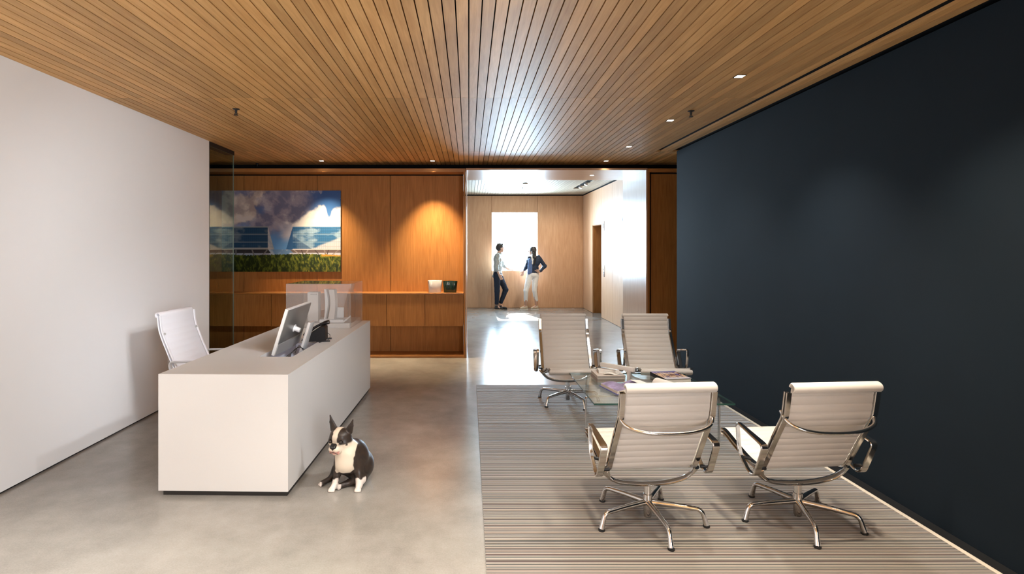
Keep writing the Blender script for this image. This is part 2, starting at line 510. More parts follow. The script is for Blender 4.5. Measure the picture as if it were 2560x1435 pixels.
struct('trim_1', MB().box(2.578, XR - 0.001, -6.1, 7.145, 0.0, 0.006), M_BLACKM, 'black floor strip along the foot of the dark wall', 'trim')
# rear of the reception (behind the camera)
struct('wall_rear', MB().box(-5.4, 5.4, -6.3, -6.1, 0, ZC), M_PANEL, 'plain oak wall behind the viewer', 'wall')
# outer closing walls of the side corridors
struct('wall_corridor_left', MB().box(-5.4, -5.2, -6.1, YB + 0.05, 0, ZC), M_WHITE_WALL, 'white end wall of the left corridor', 'wall')
struct('wall_corridor_right', MB().box(5.2, 5.4, -6.1, YB + 0.05, 0, ZC), M_WHITE_WALL, 'white end wall of the right corridor', 'wall')

# back wall of wood: core, then panels, frame members
wb = struct('wall_back', MB().box(-5.2, -0.09, YB + 0.03, 9.25, 0, 3.3), M_BLACK, 'tall oak panelled wall behind the desk, left of the lobby opening', 'wall')
edges = [-0.078 - 1.093 * k for k in range(6)][::-1]
pm = MB().box(-0.5430, 0.5430, 0, 0.028, 0, 2.62).mesh('panel'); pm.materials.append(M_PANEL)
for a, b in zip(edges[:-1], edges[1:]):
    if a < -5.2: continue
    put('panel', pm, None, wb, ((a + b) / 2, YB, 0.04))
MB().box(-5.2, -0.049, 8.05, YB - 0.002, 2.674, 2.724).build('top_rail', M_PANELX, wb)
MB().box(-5.2, -0.0765, 8.05, YB - 0.002, 0.004, 0.039).build('bottom_board', M_PANELX, wb)
MB().box(-0.0755, -0.052, 8.05, YB - 0.002, 0.0, 2.673).build('end_post', M_PANEL, wb)
wr = struct('wall_back_right', MB().box(2.615, 5.2, 8.16, 9.25, 0, 2.70), M_BLACK, 'dark oak panelled wall between the lobby opening and the dark wall', 'wall')
for k in range(3):
    MB().box(-0.42, 0.42, 0, 0.028, 0, 2.655).build('panel', M_PANEL, wr, (2.64 + 0.425 + 0.85 * k, 8.13, 0.0))
MB().box(2.572, 5.2, 8.05, 8.155, 2.674, 2.724).build('top_rail', M_PANELX, wr)
MB().box(2.572, 2.60, 8.05, 8.155, 0.0, 2.673).build('end_post', M_PANEL, wr)
struct('trim_2', MB().box(-5.2, 2.598, YB, YB + 0.028, 2.73, ZC + 0.02), M_BLACK, 'black reveal between the slat ceiling and the wood wall', 'trim')
struct('trim_3', MB().box(2.60, 5.2, 8.34, 9.25, 2.705, ZC + 0.022).box(-0.088, 5.2, YB + 0.03, 9.25, 2.84, 3.3), M_BLACK, 'black void above the oak portal', 'trim')

# portal lining to the lobby
PX0, PX1, PZ = -0.030, 2.546, 2.700
portal = struct('trim_4', MB().box(PX0 - 0.012, PX1 + 0.020, 8.04, 9.25, PZ, PZ + 0.028), M_PORTALX, 'pale oak lining of the wide opening to the lobby', 'portal')
MB().box(PX1, PX1 + 0.022, 8.04, 9.25, 0, PZ - 0.001).build('jamb', M_PORTAL, portal)
MB().box(PX0 - 0.014, PX0, 8.04, 9.25, 0, PZ - 0.001).build('jamb', M_PORTAL, portal)

# ------------------------------------------------------------------ lobby
LYB, LXR, LZ = 14.75, 3.012, 2.985
WX0, WX1, WZ0, WZ1 = 0.604, 1.812, 0.98, 2.518
lb = MB().box(-3.3, WX0 - 0.002, LYB + 0.022, 15.05, 0, 3.3).box(WX1 + 0.002, 3.4, LYB + 0.022, 15.05, 0, 3.3)
lb.box(WX0 - 0.002, WX1 + 0.002, LYB + 0.022, 15.05, 0, WZ0 - 0.002).box(WX0 - 0.002, WX1 + 0.002, LYB + 0.022, 15.05, WZ1 + 0.002, 3.3)
wlb = struct('wall_lobby_back', lb, M_PANEL, 'oak panelled end wall of the lobby around the bright window', 'wall')
def panel_y(x0, x1, z0, z1, parent, m=M_LOBBY):
    MB().box(x0 + 0.004 - (x0 + x1) / 2, x1 - 0.004 - (x0 + x1) / 2, 0, 0.02, 0, z1 - z0).build('panel', m, parent, ((x0 + x1) / 2, LYB, z0))
for x0, x1 in ((-3.0, -1.8), (-1.8, -0.6), (-0.6, WX0), (WX1, LXR)):
    panel_y(x0, x1, 0.006, 2.955, wlb)
panel_y(WX0, WX1, 0.006, WZ0, wlb); panel_y(WX0, WX1, WZ1, 2.955, wlb)
rv = MB().box(WX0, WX1, LYB + 0.02, 15.05, WZ0 - 0.002, WZ0 + 0.006)
rv.box(WX0, WX1, LYB + 0.02, 15.05, WZ1 - 0.006, WZ1 + 0.002).box(WX0, WX0 + 0.006, LYB + 0.02, 15.05, WZ0 + 0.006, WZ1 - 0.006).box(WX1 - 0.006, WX1, LYB + 0.02, 15.05, WZ0 + 0.006, WZ1 - 0.006)
win = struct('window_1', rv, mat('white_reveal', (0.80, 0.79, 0.77), 0.5), 'tall bright window in the lobby end wall', 'window')
fr = MB()
for a in ((WX0 + 0.006, WX0 + 0.03, WZ0 + 0.006, WZ1 - 0.006), (WX1 - 0.03, WX1 - 0.006, WZ0 + 0.006, WZ1 - 0.006), (WX0 + 0.03, WX1 - 0.03, WZ0 + 0.006, WZ0 + 0.03), (WX0 + 0.03, WX1 - 0.03, WZ1 - 0.03, WZ1 - 0.006)):
    fr.box(a[0], a[1], 15.0, 15.04, a[2], a[3])
fr.build('window_frame', mat('white_frame', (0.85, 0.86, 0.87), 0.4), win)
MB().box(WX0 + 0.03, WX1 - 0.03, 15.015, 15.021, WZ0 + 0.03, WZ1 - 0.03).build('pane', thin_glass('window_glass', (0.97, 0.98, 0.98), ior=1.25), win)

DY0, DY1, DZ = 12.73, 13.64, 2.126
lr = MB().box(LXR + 0.022, 3.5, 9.25, DY0 - 0.001, 0, 3.3).box(LXR + 0.022, 3.5, DY1 + 0.001, 15.05, 0, 3.3).box(LXR + 0.022, 3.5, DY0 - 0.001, DY1 + 0.001, DZ + 0.001, 3.3)
wlr = struct('wall_lobby_right', lr, M_PANEL, 'oak panelled side wall of the lobby with the lift doorway', 'wall')
def panel_x(y0, y1, z0, z1):
    MB().box(0, 0.02, y0 + 0.004 - (y0 + y1) / 2, y1 - 0.004 - (y0 + y1) / 2, 0, z1 - z0).build('panel', M_LOBBY, wlr, (LXR, (y0 + y1) / 2, z0))
for y0, y1 in ((9.27, 10.06), (10.06, 10.9), (10.9, 11.74), (11.74, DY0), (DY1, LYB - 0.001)):
    panel_x(y0, y1, 0.006, 2.955)
panel_x(DY0, DY1, DZ, 2.955)
dd = struct('door_1', MB().box(LXR + 0.02, 3.42, DY1 - 0.012, DY1 - 0.0005, 0, DZ - 0.013).box(LXR + 0.02, 3.42, DY0 + 0.0005, DY0 + 0.012, 0, DZ - 0.013).box(LXR + 0.02, 3.42, DY0, DY1, DZ - 0.012, DZ), M_PANEL, 'oak lined lift doorway in the lobby side wall', 'door')
for k in range(2):
    MB().box(3.40, 3.43, DY0 + 0.014 + 0.442 * k, DY0 + 0.454 + 0.442 * k, 0.0, DZ - 0.014).build('door_leaf', M_STEEL, dd)
struct('wall_lobby_left', MB().box(-3.5, -3.2, 9.25, 15.05, 0, 3.3), M_WHITE_WALL, 'white side wall of the lobby on the left', 'wall')
struct('wall_lobby_front', MB().box(2.60, 3.5, 9.2, 9.25, 0, 2.70), M_LOBBY, 'oak return wall beside the portal in the lobby', 'wall')
struct('trim_5', MB().box(-3.2, LXR, LYB - 0.002, LYB + 0.02, 2.957, LZ).box(LXR - 0.002, LXR + 0.02, 9.27, LYB - 0.004, 2.957, LZ), M_BLACK, 'black shadow line where lobby walls meet the ceiling', 'trim')
cl = struct('ceiling_lobby', MB().box(-3.3, 3.5, 9.25, 15.05, LZ + 0.022, 3.3), M_BLACK, 'pale slat ceiling of the lobby', 'ceiling')
l1 = slat_mesh('slat', 5.47, m=M_LSLAT); l2 = slat_mesh('slat', 2.22, m=M_LSLAT); l3 = slat_mesh('slat', 1.50, m=M_LSLAT)
for n in range(-30, 44):
    x = (n + 0.5) * PITCH
    if 2.48 < x < 2.63:
        put('slat', l2, None, cl, (x, 9.27 + 1.11, LZ)); put('slat', l3, None, cl, (x, 13.99, LZ))
    else:
        put('slat', l1, None, cl, (x, 9.27 + 2.735, LZ))

# ------------------------------------------------------------------ reception desk
DESK_H = 0.776
desk = thing('reception_desk', 'long white block reception desk with a black recessed base', 'desk', (-1.1475, 3.555, 0), -math.radians(1.15))
# local frame: right front corner at the origin, x to -0.835, y to 2.68
DW, DL = 0.833, 2.66
HX0, HX1, HY0, HY1 = -0.418, -0.168, 0.575, 1.42     # monitor well in the top
body = MB()
body.box(-DW, 0, 0, 0.04, 0.032, DESK_H - 0.04).box(-DW, 0, DL - 0.04, DL, 0.032, DESK_H - 0.04)
body.box(-0.04, 0, 0.04, DL - 0.04, 0.032, DESK_H - 0.04).box(-DW, -DW + 0.02, 0.04, DL - 0.04, 0.032, DESK_H - 0.04)
body.build('body', M_DESK, desk)
t0, t1 = DESK_H - 0.03999, DESK_H
top = MB()
xs = [-DW, HX0, HX1, 0]; ys = [0, HY0, HY1, DL]
vid = {}
vs, fs = [], []
for zi, z in enumerate((t0, t1)):
    for i, x in enumerate(xs):
        for j, y in enumerate(ys):
            vid[(i, j, zi)] = len(vs); vs.append((x, y, z))
for i in range(3):
    for j in range(3):
        if (i, j) == (1, 1): continue
        for zi in (0, 1):
            fs.append([vid[(i, j, zi)], vid[(i + 1, j, zi)], vid[(i + 1, j + 1, zi)], vid[(i, j + 1, zi)]])
ring = [(0, 0), (1, 0), (2, 0), (3, 0), (3, 1), (3, 2), (3, 3), (2, 3), (1, 3), (0, 3), (0, 2), (0, 1)]
for a, b in zip(ring, ring[1:] + ring[:1]):
    fs.append([vid[(*a, 0)], vid[(*b, 0)], vid[(*b, 1)], vid[(*a, 1)]])
ring = [(1, 1), (2, 1), (2, 2), (1, 2)]
for a, b in zip(ring, ring[1:] + ring[:1]):
    fs.append([vid[(*a, 0)], vid[(*b, 0)], vid[(*b, 1)], vid[(*a, 1)]])
top.raw(vs, fs)
top.build('top', M_DESK, desk)
WELLZ = DESK_H - 0.16
well = MB().box(HX0 - 0.006, HX0, HY0, HY1, WELLZ, t0 - 0.001).box(HX1, HX1 + 0.006, HY0, HY1, WELLZ, t0 - 0.001)
well.box(HX0, HX1, HY0 - 0.006, HY0, WELLZ, t0 - 0.001).box(HX0, HX1, HY1, HY1 + 0.006, WELLZ, t0 - 0.001).box(HX0 - 0.006, HX1 + 0.006, HY0 - 0.006, HY1 + 0.006, WELLZ - 0.006, WELLZ)
well.build('monitor_well', M_WELL, desk)
MB().box(-DW + 0.025, -0.012, 0.015, DL - 0.02, 0.0, 0.0315).build('toe_kick', M_DARKBASE, desk)

# monitor standing in the well, leaning back
mon = thing('computer_monitor', 'silver flat monitor seen from behind, leaning in the desk top', 'monitor', (-1.392, 4.56, WELLZ))
MON_M = Matrix.Translation((-0.045, 0, 0.317)) @ Matrix.Rotation(math.radians(17.0), 4, 'Y')
# local: panel in the yz plane, screen on -x side, back on +x side
MB().bbox(-0.012, 0.012, -0.312, 0.312, -0.178, 0.190, 0.004, M=MON_M).build('bezel', mat('silver_bezel', (0.80, 0.80, 0.79), 0.35, metal=0.25), mon)
MB().box(-0.0135, -0.0121, -0.300, 0.300, -0.150, 0.180, M=MON_M).build('screen', mat('dark_screen', (0.01, 0.01, 0.012), 0.08), mon)
MB().bbox(0.0123, 0.0165, -0.305, 0.305, -0.085, 0.184, 0.0015, M=MON_M).build('back_cover', mat('graphite_back', (0.24, 0.235, 0.225), 0.32, metal=0.55), mon)
ch = MB()
n = 16
vs = []
for k in range(n + 1):
    y = -0.305 + 0.61 * k / n
    b = 0.030 * math.cos((y / 0.305) * PI / 2)
    for z in (-0.172, -0.088 - b * 0.0):
        vs.append((0.0125, y, z))
    vs += [(0.0165 + b * 0.45, y, -0.170), (0.0175 + b * 0.30, y, -0.088)]
fs = []
for k in range(n):
    a, c = 4 * k, 4 * k + 4
    fs += [(a + 2, c + 2, c + 3, a + 3), (a, c, c + 2, a + 2), (a + 1, a + 3, c + 3, c + 1)]
fs += [(0, 2, 3, 1), (4 * n, 4 * n + 1, 4 * n + 3, 4 * n + 2)]
ch.raw(vs, fs, smooth=True, M=MON_M)
ch.build('chin', mat('grey_chin', (0.42, 0.41, 0.40), 0.35, metal=0.4), mon)
MB().sweep([MON_M @ Vector((0.016, 0.0, 0.0)), MON_M @ Vector((0.066, 0.0, -0.004))], 0.020, seg=16).lathe([(0.032, 0.0), (0.030, 0.006)], 18, M=MON_M @ Matrix.Translation((0.017, 0, 0)) @ Matrix.Rotation(PI / 2, 4, 'Y')).build('hinge', mat('white_hinge', (0.85, 0.85, 0.85), 0.35), mon)
ST_M = Matrix.Translation((0.046, 0.045, 0.185)) @ Matrix.Rotation(math.radians(17.0), 4, 'Y')
MB().bbox(-0.0105, 0.0105, -0.068, 0.068, -0.165, 0.183, 0.004, M=ST_M).build('stand', mat('silver_stand', (0.66, 0.66, 0.65), 0.34, metal=0.35), mon)
MB().bbox(-0.075, 0.070, -0.09, 0.13, 0.0005, 0.012, 0.004).build('foot_plate', mat('silver_foot', (0.6, 0.6, 0.6), 0.35, metal=0.4), mon)
for k, (y0, y1) in enumerate(((-0.26, -0.02), (-0.2, 0.03), (-0.12, 0.0))):
    z0 = 0.165
    pts = smooth_curve([(-0.01 + 0.012 * k, y0, 0.13), (0.035, y0 + 0.03, z0 + 0.01 * k), (0.06, (y0 + y1) / 2, z0 - 0.02 * k + 0.02), (0.068, y1, 0.10), (0.05, y1 + 0.02, 0.03)], 6)
    MB().sweep(pts, 0.0022, seg=6).build('cable', M_RUBBER, mon)

# black desk phone seen from behind
ph = thing('desk_phone', 'black office desk phone on the white desk beside the monitor', 'telephone', (-1.335, 4.86, DESK_H), math.radians(-90 + 8))
# local: faces +y (towards the receptionist after rotation), body wedge
out = [(-0.10, 0.012), (0.085, 0.004), (0.10, 0.02), (-0.055, 0.125), (-0.085, 0.128), (-0.098, 0.115)]
MB().prism([(-y, z) for y, z in out], -0.095, 0.095, 'x').build('body', mat('black_plastic', (0.007, 0.007, 0.008), 0.6, spec=0.25), ph)
FY = Matrix.Scale(-1, 4, (0, 1, 0))
MB().sweep([Vector((-0.058, 0.098 - 0.215 * t, 0.036 + 0.118 * t + 0.022 * math.sin(PI * t))) for t in [k / 12 for k in range(13)]], [0.021, 0.024, 0.023, 0.018, 0.015, 0.014, 0.014, 0.014, 0.015, 0.018, 0.023, 0.024, 0.021], seg=10, squash=(0.8, 1.15), M=FY).build('handset', mat('black_handset', (0.011, 0.011, 0.012), 0.3), ph)
MB().box(-0.03, 0.08, 0.02, 0.07, 0.072, 0.083, M=FY @ Matrix.Translation((0, -0.02, 0.005)) @ Matrix.Rotation(math.radians(-33), 4, 'X')).build('display', mat('grey_display', (0.14, 0.15, 0.13), 0.25), ph)
MB().bbox(-0.085, -0.06, 0.02, 0.135, 0.0, 0.012, 0.003).bbox(0.06, 0.085, 0.02, 0.135, 0.0, 0.012, 0.003).bbox(-0.06, 0.06, 0.05, 0.075, 0.0, 0.010, 0.003).build('foot', mat('black_foot', (0.014, 0.014, 0.015), 0.5), ph)
MB().sweep(smooth_curve([(-0.02, -0.085, 0.07), (0.0, -0.125, 0.05), (0.01, -0.12, 0.012), (0.06, -0.09, 0.004), (0.13, -0.05, 0.004)], 6), 0.0022, seg=6, M=FY).build('cord', M_RUBBER, ph)

# acrylic case with an architectural model
vit = thing('display_case', 'clear acrylic display case on the far end of the white desk', 'display case', (-1.505, 5.90, DESK_H), -math.radians(1.15))
vw, vd, vh, th = 0.655, 0.555, 0.444, 0.006
MB().box(-vw / 2, vw / 2, -vd / 2, -vd / 2 + th, 0, vh).build('front_panel', M_ACRYLIC, vit)
MB().box(-vw / 2, vw / 2, vd / 2 - th, vd / 2, 0, vh).build('back_panel', M_ACRYLIC, vit)
MB().box(-vw / 2, -vw / 2 + th, -vd / 2 + th, vd / 2 - th, 0, vh - th).build('side_panel', M_ACRYLIC, vit)
MB().box(vw / 2 - th, vw / 2, -vd / 2 + th, vd / 2 - th, 0, vh - th).build('side_panel', M_ACRYLIC, vit)
MB().box(-vw / 2 + th, vw / 2 - th, -vd / 2 + th, vd / 2 - th, vh - th, vh).build('top_panel', M_ACRYLIC, vit)
mod = thing('architectural_model', 'grey-white architectural model with two slim towers inside the acrylic case', 'model', (-1.505, 5.90, DESK_H), -math.radians(1.15))
MB().bbox(-0.31, 0.31, -0.262, 0.262, 0.0, 0.045, 0.002).build('base', M_OFFWHITE, mod)
tw = MB().box(-0.165, -0.055, -0.10, 0.0, 0.0455, 0.345)
tw.build('tower', M_OFFWHITE, mod)
for k in range(5):
    MB().box(-0.132 + 0.014 * k, -0.124 + 0.014 * k, -0.1012, -0.1002, 0.322, 0.329).build('louvre', mat('dark_louvre', (0.12, 0.12, 0.12), 0.6) if k == 0 else bpy.data.materials['dark_louvre'], mod)
# slender tower with a curved, waisted front
outl = []
for k in range(13):
    t = k / 12
    outl.append((0.045 + 0.018 * math.sin(PI * t * 1.15) , 0.075 + 0.305 * (1 - t)))
left = [(0.025 + 0.010 * math.sin(PI * (1 - k / 12)), 0.075 + 0.305 * k / 12) for k in range(13)]
MB().prism(left + outl, -0.16, -0.06, 'y').build('tower', M_MODEL2, mod)
right = [(0.068 + 0.018 * math.sin(PI * (1 - k / 12) * 1.1), 0.075 + 0.30 * k / 12) for k in range(13)]
outr = [(0.125 + 0.012 * math.sin(PI * k / 12), 0.375 - 0.30 * k / 12) for k in range(13)]
MB().prism(right + outr, -0.15, -0.05, 'y').build('tower', M_OFFWHITE, mod)
MB().bbox(-0.012, 0.235, -0.20, -0.03, 0.0455, 0.0745, 0.002).build('podium', M_MODEL2, mod)
MB().box(0.085, 0.20, -0.045, -0.04, 0.0755, 0.185).build('screen_wall', M_MODEL2, mod)
MB().box(-0.06, 0.06, -0.004, 0.004, 0.0, 0.012, M=Matrix.Translation((0.265, -0.19, 0.07)) @ Matrix.Rotation(math.radians(-40), 4, 'Y')).build('ramp', M_OFFWHITE, mod)

# ------------------------------------------------------------------ chairs
def offset_profile(pts, k):
    """offset a 2-D (y,z) polyline by k to its left"""
    out = []
    n = len(pts)
    for i in range(n):
        a = pts[max(i - 1, 0)]; b = pts[min(i + 1, n - 1)]
        t = Vector((b[0] - a[0], b[1] - a[1])).normalized()
        out.append((pts[i][0] - t.y * k, pts[i][1] + t.x * k))
    return out

def ribbed_pad(prof, w, pitch=0.046, t0=0.0045, t1=0.0085, wfun=None):
    """padded sling following a (y,z) profile; ribs run across the width"""
    P = [Vector((0, a, b)) for a, b in prof]
    L = [0.0]
    for i in range(1, len(P)): L.append(L[-1] + (P[i] - P[i - 1]).length)
    tot = L[-1]
    m = max(2, round(tot / pitch)); per = 7
    def at(s):
        for i in range(1, len(P)):
            if s <= L[i] + 1e-9:
                k = (s - L[i - 1]) / max(1e-9, L[i] - L[i - 1])
                return P[i - 1].lerp(P[i], k)
        return P[-1]
    N = m * per
    pts = [at(tot * i / N) for i in range(N + 1)]
    vs, fs = [], []
    for i in range(N + 1):
        a = pts[max(i - 1, 0)]; b = pts[min(i + 1, N)]
        t = (b - a).normalized(); nr = Vector((0, -t.z, t.y))
        ph_ = (i % per) / per
        th_ = t0 + (t1 - t0) * abs(math.sin(PI * ph_)) ** 0.6
        hw = (wfun(i / N) if wfun else w) / 2
        for sgn in (1, -1):
            for x, kk in ((-hw, 0.4), (-hw + 0.008, 1.0), (hw - 0.008, 1.0), (hw, 0.4)):
                q = pts[i] + nr * (sgn * th_ * kk)
                vs.append((x, q.y, q.z))
    for i in range(N):
        a, c = 8 * i, 8 * i + 8
        for k in range(3):
            fs.append((a + k, a + k + 1, c + k + 1, c + k)); fs.append((a + 4 + k, c + 4 + k, c + 5 + k, a + 5 + k))
        fs.append((a, c, c + 4, a + 4)); fs.append((a + 3, a + 7, c + 7, c + 3))
    fs.append((0, 4, 5, 1)); fs.append((1, 5, 6, 2)); fs.append((2, 6, 7, 3))
    e = 8 * N
    fs.append((e, e + 1, e + 5, e + 4)); fs.append((e + 1, e + 2, e + 6, e + 5)); fs.append((e + 2, e + 3, e + 7, e + 6))
    return MB().raw(vs, fs, smooth=True)

def arc2(c, r, a0, a1, n):
    return [(c[0] + r * math.cos(math.radians(a0 + (a1 - a0) * k / n)), c[1] + r * math.sin(math.radians(a0 + (a1 - a0) * k / n))) for k in range(n + 1)]

def prof_curve(pts, n=6):
    return [(p.y, p.z) for p in smooth_curve([(0, a, b) for a, b in pts], n)]

def make_lounge_chair(label, group, loc, rotz, base_rot, leather):
    c = thing('lounge_chair', label, 'chair', loc, rotz, group)
    # side profile: seat front -> bend -> back top
    seat_p = [(0.385, 0.405), (0.33, 0.402), (0.22, 0.366), (0.10, 0.330), (0.01, 0.318), (-0.045, 0.330)]
    back_p = [(-0.045, 0.330), (-0.085, 0.385), (-0.15, 0.50), (-0.215, 0.61), (-0.252, 0.675), (-0.268, 0.75), (-0.282, 0.835)]
    whole = prof_curve(seat_p[:-1] + back_p, 6)
    k = (len(seat_p) - 1) * 6
    seat, back = whole[:k + 1], whole[k:]
    front_roll = arc2((0.385, 0.386), 0.019, -170, 80, 12)          # curls under at the front edge
    top_roll = arc2((-0.303, 0.837), 0.021, 10, 250, 14)            # rolls backwards at the top
    W = 0.500
    seat_full = front_roll + [p for p in seat if p[0] < 0.37]
    back_full = [p for p in back if p[1] < 0.833] + top_roll
    PW = 0.462
    def wide(lo, hi):
        return lambda t: W - 0.012 if (t < lo or t > hi) else PW
    ribbed_pad(seat_full, W, t0=0.0035, t1=0.0095, wfun=wide(0.15, 2)).build('seat', leather, c)
    ribbed_pad(back_full, W, t0=0.0035, t1=0.0095, wfun=wide(-1, 0.862)).build('backrest', leather, c)
    line = [p for p in whole if p[0] < 0.372 and p[1] < 0.822]
    for sx in (-1, 1):
        r = MB()
        for off, th_ in ((0.0105, 0.008), (-0.0105, 0.010)):
            o_ = offset_profile(line, off)
            r.sweep([(sx * (PW / 2 + 0.018), a, b) for a, b in o_], 0, rect=(0.030, th_), up=(1, 0, 0))
        r.sweep([(sx * (PW / 2 + 0.010), a, b) for a, b in line], 0, rect=(0.010, 0.022), up=(1, 0, 0))
        r.build('side_rail', M_CHROME, c)
        # closed arm loop
        x = sx * 0.315
        loop = round_poly([(x, 0.085, 0.548), (x, -0.19, 0.497), (x, -0.10, 0.302), (x, -0.03, 0.302), (x, 0.062, 0.375)], [0.035, 0.035, 0.03, 0.03, 0.05], 6)
        rect = []
        for p in loop:
            w = 0.040 if p.y < -0.06 else (0.022 + 0.018 * max(0.0, min(1.0, (0.09 - p.y) / 0.15)) if p.z > 0.45 else 0.024)
            rect.append((w, 0.013))
        a_ = MB().sweep(loop, 0, rect=rect, closed=True, up=(1, 0, 0))
        arm = a_.build('armrest', M_CHROME, c)
        MB().sweep([(sx * 0.262, -0.105, 0.345), (sx * 0.298, -0.108, 0.345)], 0.010, seg=8).build('arm_bolt', M_BLACKM, arm)
        MB().sweep([(sx * 0.262, 0.035, 0.345), (sx * 0.300, 0.04, 0.355)], 0.009, seg=8).build('arm_bolt', M_BLACKM, arm)
    br = smooth_curve([(-0.252, -0.225, 0.700), (-0.247, -0.262, 0.660), (-0.215, -0.296, 0.632), (-0.13, -0.318, 0.612), (0, -0.324, 0.605), (0.13, -0.318, 0.612), (0.215, -0.296, 0.632), (0.247, -0.262, 0.660), (0.252, -0.225, 0.700)], 5)
    MB().sweep(br, 0.0105, seg=10).build('back_brace', M_CHROME, c)
    sp = smooth_curve([(-0.268, -0.05, 0.318), (-0.252, -0.035, 0.288), (-0.205, -0.015, 0.246), (-0.12, 0.0, 0.219), (0, 0, 0.212), (0.12, 0.0, 0.219), (0.205, -0.015, 0.246), (0.252, -0.035, 0.288), (0.268, -0.05, 0.318)], 5)
    MB().sweep(sp, 0.016, seg=12, squash=(0.75, 1.7), up=(0, 0, 1)).build('spreader', M_CHROME, c)
    MB().lathe([(0.020, 0.150), (0.020, 0.205), (0.026, 0.212), (0.03, 0.218)], 20).build('column', M_CHROME, c)
    hub = MB().lathe([(0.019, 0.022), (0.022, 0.030), (0.0245, 0.08), (0.0265, 0.12), (0.0255, 0.154), (0.021, 0.157)], 20).build('hub', M_CHROME, c)
    for q in range(5):
        a = math.radians(base_rot + 72 * q) - rotz
        d = Vector((math.cos(a), math.sin(a), 0))
        def pt(r, z): return (d.x * r, d.y * r, z)
        path = round_poly([pt(0.018, 0.108), pt(0.15, 0.104), pt(0.292, 0.094), pt(0.316, 0.012)], 0.03, 5, closed=False)
        rr = []
        for p in path:
            rad = math.hypot(p[0], p[1])
            rr.append(0.0185 - 0.006 * min(1, rad / 0.25) if p[2] > 0.05 else 0.0125 + 0.005 * max(0, (0.05 - p[2]) / 0.05))
        leg = MB().sweep(path, rr, seg=10).build('leg', M_CHROME, c)
        MB().lathe([(0.017, 0.0), (0.019, 0.004), (0.018, 0.0105)], 14, c=pt(0.316, 0)).build('glide', M_RUBBER, leg)
    return c

GCH = 'white lounge chairs around the glass table'
RZ0 = 0.0
make_lounge_chair('white ribbed lounge chair at the far side of the glass table, nearer the lobby opening', GCH, (1.010, 5.715, 0.0105), PI, 75, M_LEATHER)
make_lounge_chair('white ribbed lounge chair at the far side of the glass table, nearer the dark wall', GCH, (1.888, 5.72, 0.0105), PI - math.radians(1), 60, M_LEATHER)
make_lounge_chair('white ribbed lounge chair seen from behind, its back overlapping the glass table', GCH, (1.030, 3.226, 0.0105), math.radians(4.5), -86, M_LEATHER)
make_lounge_chair('white ribbed lounge chair seen from behind, standing alone against the dark wall', GCH, (1.902, 3.238, 0.0105), math.radians(4.5), -104, M_LEATHER)

